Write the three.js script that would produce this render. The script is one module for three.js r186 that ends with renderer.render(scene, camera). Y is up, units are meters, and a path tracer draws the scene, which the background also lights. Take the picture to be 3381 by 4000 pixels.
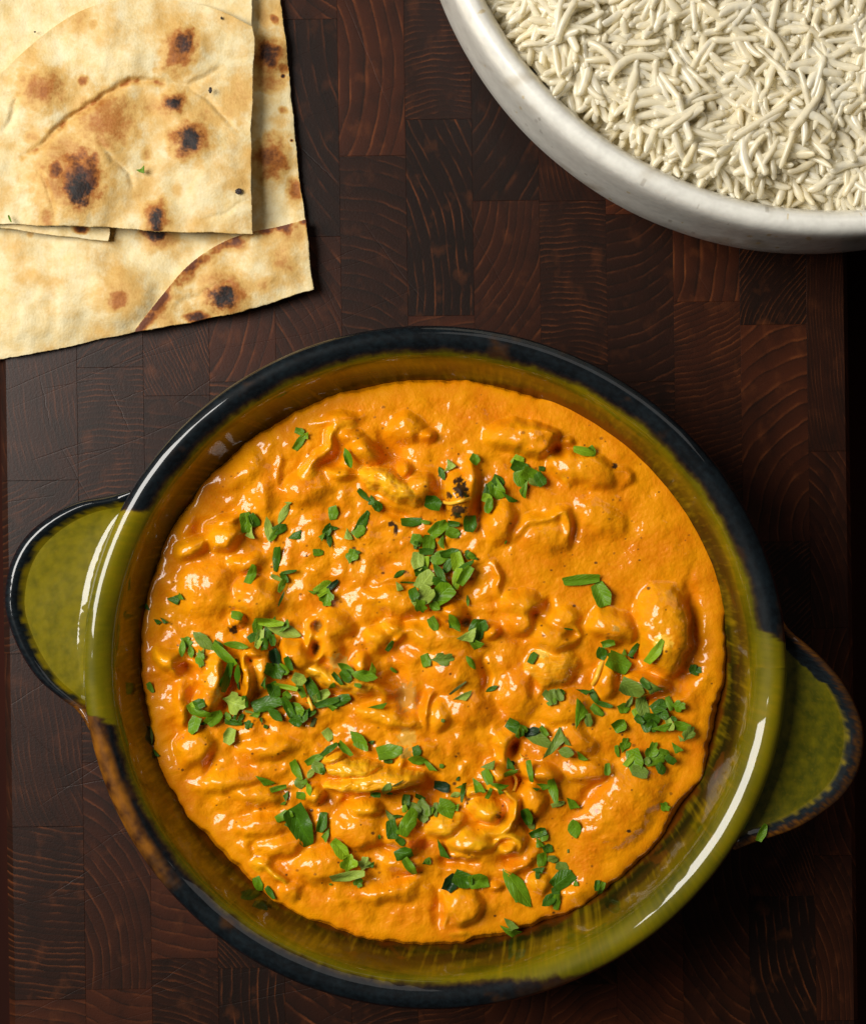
import * as THREE from 'three';
import { RectAreaLightUniformsLib } from 'three/addons/lights/RectAreaLightUniformsLib.js';
import { mergeVertices } from 'three/addons/utils/BufferGeometryUtils.js';

// ---------------------------------------------------------------- camera, light, exposure
const scene = new THREE.Scene();
const CAM_H = 0.62, FRAME_W = 0.28, SRC_W = 3381, SRC_H = 4000, MM = 0.001;
const S = FRAME_W / SRC_W;                                   // metres per photo pixel on the board top
const camera = new THREE.PerspectiveCamera(2 * Math.atan((SRC_H * S) / 2 / CAM_H) * 180 / Math.PI, 865 / 1024, 0.05, 20);
camera.position.set(0, CAM_H, 0);
camera.up.set(0, 0, -1);
camera.lookAt(0, 0, 0);
camera.updateMatrixWorld();

const renderer = new THREE.WebGLRenderer({ antialias: true });
renderer.setSize(865, 1024);
renderer.toneMapping = THREE.LinearToneMapping;
renderer.toneMappingExposure = 1.0;
renderer.shadowMap.enabled = true;

RectAreaLightUniformsLib.init();
scene.background = new THREE.Color().setRGB(0.030, 0.029, 0.028);   // the dim room around the set
const softbox = new THREE.RectAreaLight(new THREE.Color().setRGB(1, 0.965, 0.90), 17, 0.46, 0.56);
softbox.position.set(-0.60, 0.72, -0.19);
softbox.lookAt(0.02, 0.02, 0.03);
scene.add(softbox);
const bounce = new THREE.RectAreaLight(new THREE.Color().setRGB(1, 0.95, 0.90), 0.8, 0.8, 0.6);   // pale wall behind the set
bounce.position.set(0.42, 0.75, -0.75);
bounce.lookAt(0, 0.03, 0);
scene.add(bounce);

// ---------------------------------------------------------------- helpers
function rng(seed) {
  let a = seed >>> 0;
  return () => { a = (a + 0x6d2b79f5) | 0; let t = Math.imul(a ^ (a >>> 15), 1 | a); t = (t + Math.imul(t ^ (t >>> 7), 61 | t)) ^ t; return ((t ^ (t >>> 14)) >>> 0) / 4294967296; };
}
const perm = new Uint16Array(4096 * 2), gradX = new Float32Array(4096), gradY = new Float32Array(4096);
{ const r = rng(7); const p = [...Array(4096).keys()]; for (let i = 4095; i > 0; i--) { const j = Math.floor(r() * (i + 1)); [p[i], p[j]] = [p[j], p[i]]; }
  for (let i = 0; i < 8192; i++) perm[i] = p[i & 4095];
  for (let i = 0; i < 4096; i++) { const a = r() * Math.PI * 2; gradX[i] = Math.cos(a); gradY[i] = Math.sin(a); } }
function noise(x, y) {                                        // gradient noise, about -0.7 .. 0.7
  const x0 = Math.floor(x), y0 = Math.floor(y), fx = x - x0, fy = y - y0;
  const g = (i, j, dx, dy) => { const k = perm[perm[(x0 + i) & 4095] + ((y0 + j) & 4095)]; return gradX[k] * dx + gradY[k] * dy; };
  const u = fx * fx * fx * (fx * (fx * 6 - 15) + 10), v = fy * fy * fy * (fy * (fy * 6 - 15) + 10);
  const a = g(0, 0, fx, fy), b = g(1, 0, fx - 1, fy), c = g(0, 1, fx, fy - 1), d = g(1, 1, fx - 1, fy - 1);
  return (a + (b - a) * u) + ((c + (d - c) * u) - (a + (b - a) * u)) * v;
}
function fbm(x, y, n = 4) { let s = 0, a = 1, f = 1; for (let i = 0; i < n; i++) { s += a * noise(x * f + i * 17.3, y * f - i * 9.1); a *= 0.5; f *= 2.03; } return s; }
const clamp = (x, a = 0, b = 1) => Math.min(b, Math.max(a, x));
const sstep = (a, b, x) => { const t = clamp((x - a) / (b - a)); return t * t * (3 - 2 * t); };
const lerp = (a, b, t) => a + (b - a) * t;
const mix3 = (a, b, t) => [lerp(a[0], b[0], t), lerp(a[1], b[1], t), lerp(a[2], b[2], t)];
const smax = (a, b, k) => { const h = Math.max(k - Math.abs(a - b), 0) / k; return Math.max(a, b) + h * h * k * 0.25; };
const W = (px, py, h = 0) => { const k = (1 - h / CAM_H) * S; return [(px - SRC_W / 2) * k, h, (py - SRC_H / 2) * k]; };   // photo pixel at a height -> place
const PX = (x, z, h) => { const k = (1 - h / CAM_H) * S; return [x / k + SRC_W / 2, z / k + SRC_H / 2]; };                 // place -> photo pixel
const lin = (c) => (c <= 0.04045 ? c / 12.92 : Math.pow((c + 0.055) / 1.055, 2.4));
const rgb = (r, g, b) => [lin(r / 255), lin(g / 255), lin(b / 255)];
function tex(w, h, f, srgb, repeat) {                          // f(u, v, x, y) -> [r, g, b] linear 0..1 or a number
  const d = new Uint8Array(w * h * 4);
  const enc = srgb ? (c) => (c <= 0.0031308 ? c * 12.92 : 1.055 * Math.pow(c, 1 / 2.4) - 0.055) : (c) => c;
  for (let y = 0; y < h; y++) for (let x = 0; x < w; x++) {
    const c = f((x + 0.5) / w, (y + 0.5) / h, x, y), i = (y * w + x) * 4;
    if (typeof c === 'number') d[i] = d[i + 1] = d[i + 2] = clamp(c) * 255;
    else { d[i] = enc(clamp(c[0])) * 255; d[i + 1] = enc(clamp(c[1])) * 255; d[i + 2] = enc(clamp(c[2])) * 255; }
    d[i + 3] = 255;
  }
  const t = new THREE.DataTexture(d, w, h);
  t.magFilter = THREE.LinearFilter; t.minFilter = THREE.LinearFilter;
  t.wrapS = t.wrapT = repeat ? THREE.RepeatWrapping : THREE.ClampToEdgeWrapping;
  if (srgb) t.colorSpace = THREE.SRGBColorSpace;
  t.needsUpdate = true;
  return t;
}
const used = new Map();
function numbered(name) { const n = used.get(name) ?? 0; used.set(name, n + 1); return n ? name + '_' + String(n).padStart(3, '0') : name; }
function shade(o) { o.castShadow = true; o.receiveShadow = true; return o; }
function thing(name, label, category, group, kind) {
  const o = new THREE.Group(); o.name = numbered(name); scene.add(o);
  tag(o, label, category, group, kind); return o;
}
function tag(o, label, category, group, kind) {
  if (label) o.userData.label = label;
  if (category) o.userData.category = category;
  if (group) o.userData.group = group;
  if (kind) o.userData.kind = kind;
  return o;
}
function part(name, geometry, material, parent) { const m = shade(new THREE.Mesh(geometry, material)); m.name = numbered(name); parent.add(m); return m; }
function geo(pos, idx, uv, col) {
  const g = new THREE.BufferGeometry();
  g.setAttribute('position', new THREE.BufferAttribute(pos instanceof Float32Array ? pos : new Float32Array(pos), 3));
  if (uv) g.setAttribute('uv', new THREE.BufferAttribute(uv instanceof Float32Array ? uv : new Float32Array(uv), 2));
  if (col) g.setAttribute('color', new THREE.BufferAttribute(col instanceof Float32Array ? col : new Float32Array(col), 3));
  g.setIndex(new THREE.BufferAttribute(idx instanceof Uint32Array ? idx : new Uint32Array(idx), 1));
  g.computeVertexNormals();
  return g;
}
function distPath(x, y, p) {                                  // distance to a polyline and how far along it (0..1)
  let best = 1e9, at = 0; const n = p.length - 1;
  for (let i = 0; i < n; i++) {
    const ax = p[i][0], ay = p[i][1], dx = p[i + 1][0] - ax, dy = p[i + 1][1] - ay;
    const t = clamp(((x - ax) * dx + (y - ay) * dy) / (dx * dx + dy * dy)), d = Math.hypot(x - ax - dx * t, y - ay - dy * t);
    if (d < best) { best = d; at = (i + t) / n; }
  }
  return [best, at];
}

// ---------------------------------------------------------------- the table under the board
{
  const t = tex(512, 512, (u, v) => { const g = fbm(u * 40, v * 3, 4); return mix3(rgb(34, 11, 5), rgb(58, 20, 8), clamp(0.5 + g)); }, true, true);
  t.repeat.set(3, 3);
  const m = part('tabletop', new THREE.BoxGeometry(2.4, 0.03, 2.4), new THREE.MeshPhysicalMaterial({ map: t, roughness: 0.8, specularIntensity: 0.2 }), scene);
  m.position.set(0, -0.053, 0);
  tag(m, 'dark reddish wooden table surface under the cutting board', null, null, 'structure');
}

// ---------------------------------------------------------------- the end-grain cutting board, block by block
{
  const board = thing('cutting_board', 'dark walnut end-grain cutting board of many glued wooden blocks under all the dishes', 'cutting board');
  board.rotation.y = 0.0145;
  const r = rng(41);
  // board-wide wear: knife cuts and open pores, as relief
  const cuts = [];
  for (let i = 0; i < 210; i++) { const a = r() < 0.7 ? -0.35 + (r() - 0.5) * 0.5 : 1.1 + (r() - 0.5) * 0.7, l = 0.015 + r() * r() * 0.12; cuts.push([r() * (r() < 0.6 ? 0.4 : 1), r(), Math.cos(a) * l * 2, Math.sin(a) * l * 2, 0.4 + r() * 0.6]); }
  const N = 2048, field = new Float32Array(N * N).fill(1);
  for (let i = 0; i < N * N; i++) field[i] = 0.78 + 0.08 * noise((i % N) / 5, Math.floor(i / N) / 5) + 0.12 * noise((i % N) / 2.1, Math.floor(i / N) / 2.1);
  for (const [x, y, dx, dy, d] of cuts) { const n = Math.ceil(Math.hypot(dx, dy) * N * 1.5); for (let k = 0; k < n; k++) { const t = k / n, px = Math.floor((x + dx * t + 0.002 * noise(t * 6, x * 90)) * N), py = Math.floor((y + dy * t) * N); if (px >= 0 && py >= 0 && px < N && py < N) { const e = d * Math.sin(Math.PI * t) ** 0.4; { field[py * N + px] -= e * 0.22; if (px + 1 < N) field[py * N + px + 1] -= e * 0.12; } } } }
  const wear = tex(N, N, (u, v, x, y) => clamp(field[y * N + x]), false);
  wear.channel = 1;
  // end-grain variants: growth rings of one log each, with a bright early line and a dark late line
  const mats = [];
  for (let k = 0; k < 16; k++) {
    const fine = r() < 0.35, a = r() * Math.PI * 2, dist = 1.3 + r() * 3.6, cx = 0.5 + Math.cos(a) * dist, cy = 1 + Math.sin(a) * dist, gap = fine ? 0.05 + r() * 0.03 : 0.10 + r() * 0.14, tone = r(), o = r() * 100;
    const base = mix3(rgb(24, 12, 7), rgb(68, 31, 14), tone ** 1.3), dark = mix3(base, [0.005, 0.003, 0.002], 0.8), light = mix3(rgb(76, 40, 20), rgb(112, 60, 28), r());
    const map = tex(192, 448, (u, v) => {
      const y = v * 2.6, wob = 0.07 * fbm(u * 1.1 + o, y * 1.1, 3) + 0.006 * noise(u * 24, y * 24 + o) + 0.006 * noise(u * 90, y * 90 + o);
      const d = Math.hypot(u - cx, y - cy) + wob, q = d / gap + 0.5 * noise(d * 3 + o, o), ph = q - Math.floor(q), ring = noise(Math.floor(q) * 3.7, o + 0.5);
      let c = mix3(base, dark, sstep(0.1, 0.98, ph) * (0.35 + 0.35 * ring));
      const line = Math.exp(-(((ph - 0.08) / (fine ? 0.16 : 0.085)) ** 2));
      c = mix3(c, light, clamp(line * (0.20 + 0.5 * ring + 0.7 * fbm(u * 3 + o, y * 3, 3))));
      c = mix3(c, dark, clamp(0.55 * Math.exp(-(((ph - 0.94) / 0.06) ** 2)) + 0.75 * fbm(u * 2.6 - o, y * 2.6, 5)));
      c = mix3(c, light, clamp(0.5 * fbm(u * 3.3 + o, y * 3.3 + 9, 4) - 0.12));
      const pore = noise(u * 70 + o, y * 70); if (pore > 0.28) c = mix3(c, dark, (pore - 0.28) * 2.4);
      return c;
    }, true);
    mats.push(new THREE.MeshPhysicalMaterial({ map, roughness: 0.40, bumpMap: wear, bumpScale: 0.00011, specularIntensity: 0.42 }));
  }
  const D = 1.91666 * S, T = 0.034, e = 0.00007, x0 = (3 - 882) * D;
  const edges = [0, 158]; for (let k = 1; k <= 11; k++) edges.push(158 + 135.2 * k); edges.push(1731);
  const zMin = -0.215, zMax = 0.215;
  for (let c = 0; c < edges.length - 1; c++) {
    let z = zMin - r() * 0.03, k0 = -1;
    if (c === 0) z = (2026 - 1043.5) * D - 0.056 * 8;
    while (z < zMax) {
      const len = c === 0 ? 0.056 : 0.052 + r() * 0.022, xa = x0 + edges[c] * D + e * 0.1, xb = x0 + edges[c + 1] * D - e * 0.1, za = Math.max(z, zMin) + e * 0.1, zb = Math.min(z + len, zMax) - e * 0.1;
      z += len; if (zb - za < 0.002) continue;
      const ea = c === 0 ? 0.0022 : e, eb = c === edges.length - 2 ? 0.0016 : e, top = -r() * 0.00006;
      const pts = [], uv = [], uv1 = [], idx = [], flip = Math.floor(r() * 4), hu = Math.min(1, (zb - za) / 0.075), off = r() * (1 - hu);
      const ring = [[xa + ea, top, za + e], [xb - eb, top, za + e], [xb - eb, top, zb - e], [xa + ea, top, zb - e]], mid = [[xa, top - Math.min(ea, 0.0016), za], [xb, top - Math.min(eb, 0.0016), za], [xb, top - Math.min(eb, 0.0016), zb], [xa, top - Math.min(ea, 0.0016), zb]], low = mid.map((p) => [p[0], -T, p[2]]);
      const quad = (a, b, c2, d) => { const n = pts.length / 3; for (const p of [a, b, c2, d]) { pts.push(...p); const u = (p[0] - xa) / (xb - xa), v = off + hu * (p[2] - za) / (zb - za) - (p[1] < -0.01 ? 0.3 : 0); uv.push(flip & 1 ? 1 - u : u, flip & 2 ? 1 - v : v); uv1.push((p[0] + 0.16) / 0.34, (p[2] + 0.17) / 0.34); } idx.push(n, n + 2, n + 1, n, n + 3, n + 2); };
      quad(...ring);
      for (let i = 0; i < 4; i++) { const j = (i + 1) % 4; quad(mid[i], mid[j], ring[j], ring[i]); quad(low[i], low[j], mid[j], mid[i]); }
      const g = geo(pts, idx, uv); g.setAttribute('uv1', new THREE.BufferAttribute(new Float32Array(uv1), 2));
      let k = Math.floor(r() * mats.length); if (k === k0) k = (k + 5) % mats.length; k0 = k;
      part('wood_block', g, mats[k], board);
    }
  }
}

// ---------------------------------------------------------------- the green glazed dish
const POT = { x: 0.0003, z: 0.0460, ex: 1.0115, ez: 0.988 };   // centre and the slight oval of the hand-thrown dish
const OUTR = 0.1029;
const potR = (a, r) => { const w = 1 + 0.0035 * Math.sin(a * 2 + 0.6) + 0.003 * Math.sin(a * 3 + 1.9); return [POT.x + Math.cos(a) * r * POT.ex * w, POT.z + Math.sin(a) * r * POT.ez * w]; };
const wallR = [[0.0, 0.0085], [0.055, 0.009], [0.072, 0.0115], [0.0775, 0.017], [0.0825, 0.024], [0.0858, 0.0310], [0.0884, 0.0370], [0.0903, 0.0415], [0.0918, 0.0460], [0.0931, 0.0500], [0.0946, 0.0524], [0.0962, 0.0536], [0.0978, 0.0545], [0.0991, 0.0549], [0.1005, 0.0545], [0.1018, 0.0539], [0.1026, 0.0526], [0.1029, 0.0505], [0.1029, 0.0478], [0.1022, 0.0455], [0.1005, 0.043], [0.0985, 0.040], [0.096, 0.030], [0.090, 0.016], [0.083, 0.006], [0.079, 0.0022], [0.076, 0.001], [0.0, 0.001]];
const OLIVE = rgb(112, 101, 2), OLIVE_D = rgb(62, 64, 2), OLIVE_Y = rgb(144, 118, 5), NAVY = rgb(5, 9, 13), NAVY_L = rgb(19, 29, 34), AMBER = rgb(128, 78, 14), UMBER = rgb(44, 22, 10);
const deg = (a) => { let d = a * 180 / Math.PI; d %= 360; return d < 0 ? d + 360 : d; };
const inArc = (d, a, b, s) => { const m = (a + b) / 2, h = (b - a) / 2; let x = Math.abs(((d - m + 540) % 360) - 180); return 1 - sstep(h - s, h + s, x); };
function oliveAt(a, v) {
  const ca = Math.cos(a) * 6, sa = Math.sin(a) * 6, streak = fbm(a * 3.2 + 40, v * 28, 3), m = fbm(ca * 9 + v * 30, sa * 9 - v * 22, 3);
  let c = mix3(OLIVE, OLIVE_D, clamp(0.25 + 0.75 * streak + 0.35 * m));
  c = mix3(c, rgb(27, 26, 1), clamp((1 - sstep(0.398, 0.462, v)) * (0.97 + 0.45 * streak)));  // glaze deepens down the inner wall, with the wall's shade painted in too
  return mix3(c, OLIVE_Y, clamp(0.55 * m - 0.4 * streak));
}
{
  const pot = thing('serving_dish', 'round green glazed earthenware dish with dark rim and two lug handles, filled with curry', 'serving dish');
  pot.position.set(0, 0, 0);
  const curve = new THREE.CatmullRomCurve3(wallR.map(([r, y]) => new THREE.Vector3(r, y, 0)), false, 'centripetal');
  const NP = 150, NA = 720, pr = curve.getSpacedPoints(NP);
  const pos = new Float32Array((NP + 1) * (NA + 1) * 3), uv = new Float32Array((NP + 1) * (NA + 1) * 2), idx = [];
  for (let i = 0; i <= NP; i++) for (let j = 0; j <= NA; j++) {
    const a = j / NA * Math.PI * 2, k = i * (NA + 1) + j, [x, z] = potR(a, pr[i].x), top = sstep(0.03, 0.055, pr[i].y);
    pos[k * 3] = x + top * 0.00012 * noise(Math.cos(a) * 14 + i * 0.12, Math.sin(a) * 14); pos[k * 3 + 1] = pr[i].y + top * (0.0004 * noise(Math.cos(a) * 2 + 9, Math.sin(a) * 2) + 0.00010 * noise(Math.cos(a) * 16, Math.sin(a) * 16 + i * 0.1)); pos[k * 3 + 2] = z;
    uv[k * 2] = j / NA; uv[k * 2 + 1] = i / NP;
    if (i < NP && j < NA) idx.push(k, k + 1, k + NA + 2, k, k + NA + 2, k + NA + 1);
  }
  const at = (v) => pr[Math.min(NP, Math.max(0, Math.round(v * NP)))];
  let vIn = 0, vTop = 0, vOut = 0; for (let i = 0; i <= NP; i++) { if (pr[i].y > 0.0526 && pr[i].x > 0.08 && !vIn) vIn = i / NP; if (pr[i].y > pr[Math.round(vTop * NP)].y) vTop = i / NP; if (i / NP > vTop && pr[i].y > 0.0440) vOut = i / NP; }
  const map = tex(2048, 1024, (u, v) => {
    const a = u * Math.PI * 2, d = deg(a), ca = Math.cos(a) * 5, sa = Math.sin(a) * 5;
    const wr = sstep(5.6, 6.28, a), iso = (f, o, n) => lerp(fbm(a * 0.1 * f + o, v * 0.36 * f, n), fbm((a - 2 * Math.PI) * 0.1 * f + o, v * 0.36 * f, n), wr);
    const n1 = fbm(ca * 3, sa * 3, 4), n2 = iso(520, 3, 4);
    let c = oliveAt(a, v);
    
    const bare = Math.max(inArc(d + 2.2 * n1, 172, 207, 3.2), inArc(d + 2.2 * n1, 356.5, 388.5, 3.6));          // by the lugs the rim stays green
    const low = inArc(d + 5 * n1, 143, 172, 6), lowR = inArc(d + 6 * n1, 386, 430, 12);
    let edge = vIn + 0.004 * n1 + 0.0022 * n2 + bare * 0.075 + lowR * 0.034;
    const dark = sstep(edge - 0.0035, edge + 0.0035, v) * (1 - sstep(vOut - 0.012, vOut + 0.02, v) * 0.55);
    if (v > 0.28) {                                                // dried sauce smeared up the wall
      const tide = 0.380 + 0.008 * fbm(a * 2.2 + 3, 5, 3) + 0.022 * inArc(d, 285, 318, 9) + 0.006 * inArc(d, 150, 200, 15), sm2 = fbm(a * 14, v * 60, 4);
      c = mix3(c, rgb(84, 38, 1), clamp((1 - sstep(tide - 0.006, tide + 0.010, v + 0.012 * sm2)) * 0.9));
      c = mix3(c, rgb(120, 58, 4), clamp(0.2 * sstep(0.32, 0.55, fbm(a * 9 + 30, v * 36, 3)) * (1 - sstep(0.405, 0.43, v))));
    }
    if (v > 0.3) {
      let rim = mix3(NAVY, NAVY_L, clamp(0.32 + 0.6 * n2 + 0.4 * n1));
      rim = mix3(rim, [0.002, 0.003, 0.004], clamp(0.8 * iso(900, 31, 2)));
      const out = sstep(vTop - 0.004, vTop + 0.022, v);
      rim = mix3(rim, mix3(AMBER, UMBER, clamp(0.40 + 0.9 * iso(170, 11, 4))), clamp(low * sstep(vIn + 0.006, vIn + 0.016, v) + lowR * out * 0.9 + 0.25 * sstep(0.2, 0.6, iso(60, 77, 4))));
      rim = mix3(rim, UMBER, lowR * (1 - out) * 0.6);
      c = mix3(c, rim, dark);
      const seam = Math.exp(-(((v - edge) / 0.004) ** 2)) * (1 - bare);
      c = mix3(c, UMBER, seam * 0.6);
    }
    return c;
  }, true);
  map.wrapS = THREE.RepeatWrapping;
  const relief = tex(1024, 512, (u, v) => { const a = u * Math.PI * 2; return 0.5 + 0.35 * fbm(a * 32, v * 115, 3); }, false);
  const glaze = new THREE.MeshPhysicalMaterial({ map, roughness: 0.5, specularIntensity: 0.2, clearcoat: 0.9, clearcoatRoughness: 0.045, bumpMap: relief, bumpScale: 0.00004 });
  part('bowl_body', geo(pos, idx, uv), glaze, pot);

  // the two lugs
  const lugs = [
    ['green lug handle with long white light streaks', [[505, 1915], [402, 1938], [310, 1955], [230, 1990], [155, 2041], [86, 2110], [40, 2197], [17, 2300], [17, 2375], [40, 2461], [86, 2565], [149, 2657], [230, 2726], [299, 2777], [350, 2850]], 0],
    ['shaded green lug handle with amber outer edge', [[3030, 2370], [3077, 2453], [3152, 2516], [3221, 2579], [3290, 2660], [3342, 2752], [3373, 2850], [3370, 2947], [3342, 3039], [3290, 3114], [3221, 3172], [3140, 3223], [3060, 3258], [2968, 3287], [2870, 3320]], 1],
  ];
  for (const [label, line, which] of lugs) {
    const lc = new THREE.CatmullRomCurve3(line.map(([x, y]) => { const p = W(x, y, 0.046); return new THREE.Vector3(p[0], 0, p[2]); }), false, 'centripetal');
    const NT = 200, outer = lc.getSpacedPoints(NT);
    const ang = (p) => Math.atan2((p.z - POT.z) / POT.ez, (p.x - POT.x) / POT.ex);
    let a0 = ang(outer[0]), a1 = ang(outer[NT]); if (which === 0) { if (a0 < 0) a0 += 2 * Math.PI; if (a1 < 0) a1 += 2 * Math.PI; }
    const cols = []; // (distance in from the silhouette, height, share of the way to the dish)
    const bead = [[0.0013, 0.0405], [0.0004, 0.0422], [0, 0.0440], [0.0003, 0.0459], [0.0010, 0.0474], [0.0021, 0.0483], [0.0032, 0.0484], [0.0043, 0.0478], [0.0053, 0.0468], [0.0064, 0.0461]];
    const p3 = [], col = [], ix = [], NB = bead.length, NI = 70, NW = 4 + NB + NI;
    for (let t = 0; t <= NT; t++) {
      const o = outer[t], a = lerp(a0, a1, t / NT), [ix0, iz0] = potR(a, 0.0990), dx = ix0 - o.x, dz = iz0 - o.z, span = Math.hypot(dx, dz) || 1e-6, q = clamp(span / 0.009);
      for (let w = 0; w < NW; w++) {
        let s, y, din = 0;
        if (w < 4) { s = span * (1 - w / 4) ; y = lerp(0.034, 0.0375, w / 4); s = Math.max(s, bead[0][0] * q); }
        else if (w < 4 + NB) { [s, y] = bead[w - 4]; s *= q; if (which && w > 6) y = 0.0461 + (y - 0.0461) * 0.45; }
        else { const f = ((w - 3 - NB) / NI) ** 1.7; s = lerp(bead[NB - 1][0] * q, span, f); din = span * (1 - f); y = 0.0461 - 0.0006 * Math.sin(Math.PI * f) * q + 0.0034 * Math.max(0, 1 - din / 0.0090) ** 1.4 + 0.003 * Math.max(0, 1 - din / 0.0040) ** 2; }
        const nx = o.x + dx * s / span, nz = o.z + dz * s / span;
        y += (1 - q) * 0.003 + (w >= 4 ? 0.00003 * noise(nx * 700, nz * 700) + 0.0003 * noise(nx * 90, nz * 90) : 0);
        p3.push(nx, y, nz);
        const d = s, n1 = fbm(nx * 260, nz * 260, 3), n2 = fbm(nx * 900, nz * 900, 3), tt = t / NT;
        const inner = span - d;
        let c = mix3(OLIVE, OLIVE_D, clamp((which ? 0.80 : 0.22) + 0.6 * n1 + 0.25 * n2)); c = mix3(c, OLIVE_Y, clamp(0.35 * n2 + 0.45 * Math.exp(-(((d - 0.0052) / 0.0012) ** 2))));  // second lug: its shade is painted in as a darker olive
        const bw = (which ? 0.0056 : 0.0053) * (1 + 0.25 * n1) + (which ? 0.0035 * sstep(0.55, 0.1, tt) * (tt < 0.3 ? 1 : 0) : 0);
        let b = mix3(NAVY, NAVY_L, clamp(0.3 + 0.9 * n2));
        const amber = which ? Math.max(sstep(0.35, 0.05, tt), sstep(0.62, 0.9, tt), 0.35) * sstep(0.0038, 0.0020, d + 0.0010 * n2) : sstep(0.86, 0.93, tt) * 0.9;
        b = mix3(b, mix3(AMBER, UMBER, clamp(0.4 + 1.2 * n2)), clamp(amber));
        const jo = Math.max(sstep(0.05, 0.0, tt), sstep(0.95, 1.0, tt));
        c = mix3(c, b, clamp(1 - sstep(bw - 0.0005, bw + 0.0005, d) + (w < 4 ? 1 : 0) + jo * 0.9));
        col.push(...c);
        if (t < NT && w < NW - 1) { const k = t * NW + w; which === 0 || which === 1 ? ix.push(k, k + NW, k + 1, k + 1, k + NW, k + NW + 1) : 0; }
      }
    }
    const g = geo(p3, ix, null, col);
    // faces must look up on top
    const n = g.attributes.normal; let up = 0; for (let i = 0; i < n.count; i++) up += n.getY(i);
    if (up < 0) { const arr = g.index.array; for (let i = 0; i < arr.length; i += 3) { const q = arr[i]; arr[i] = arr[i + 1]; arr[i + 1] = q; } g.computeVertexNormals(); }
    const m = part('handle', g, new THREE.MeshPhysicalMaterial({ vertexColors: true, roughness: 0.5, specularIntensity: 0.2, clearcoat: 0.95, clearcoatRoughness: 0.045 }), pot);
    m.userData.label = label;
  }
}

// ---------------------------------------------------------------- the curry: one relief of sauce and coated chicken
const TILES = { A: [500, 1450], B: [1200, 1450], C: [1900, 1450], D: [500, 2150], E: [1200, 2150], F: [1900, 2150], G: [500, 2850], H: [1200, 2850], I: [1900, 2850], J: [2400, 2150], K: [900, 3300], L: [1600, 3300] };
const BASE = 0.0375;
const CURRY_C = [1696, 2574];
const rimLine = [[1480, 1300], [1478, 1250], [1474, 1200], [1462, 1140], [1449, 1098], [1421, 1066], [1418, 1045], [1342, 950], [1310, 905], [1250, 862], [1185, 826], [1100, 812], [1000, 789], [940, 779], [870, 779], [760, 788], [650, 821], [540, 880], [430, 968], [362, 1055], [327, 1110], [305, 1190], [287, 1290], [290, 1380], [305, 1480], [322, 1560], [350, 1610], [400, 1680], [425, 1703], [480, 1762], [540, 1820], [600, 1862], [680, 1892], [720, 1900], [800, 1921], [900, 1922], [980, 1910], [1060, 1890], [1130, 1868], [1210, 1832], [1290, 1762], [1350, 1690], [1385, 1628], [1412, 1600], [1430, 1580], [1444, 1510], [1450, 1440], [1470, 1390]]
  .map(([x, y]) => [Math.atan2(y * 1.91666 - CURRY_C[1], x * 1.91666 - CURRY_C[0]), Math.hypot(y * 1.91666 - CURRY_C[1], x * 1.91666 - CURRY_C[0])]).sort((a, b) => a[0] - b[0]);
function rimAt(a) {
  const n = rimLine.length; let i = 0; while (i < n && rimLine[i][0] < a) i++;
  const p = rimLine[(i - 1 + n) % n], q = rimLine[i % n]; let d = q[0] - p[0], x = a - p[0]; if (d <= 0) d += 2 * Math.PI; if (x < 0) x += 2 * Math.PI;
  return lerp(p[1], q[1], x / d) + 20 * noise(a * 8, 3.3) + 11 * noise(a * 29, 8.3);
}
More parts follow.
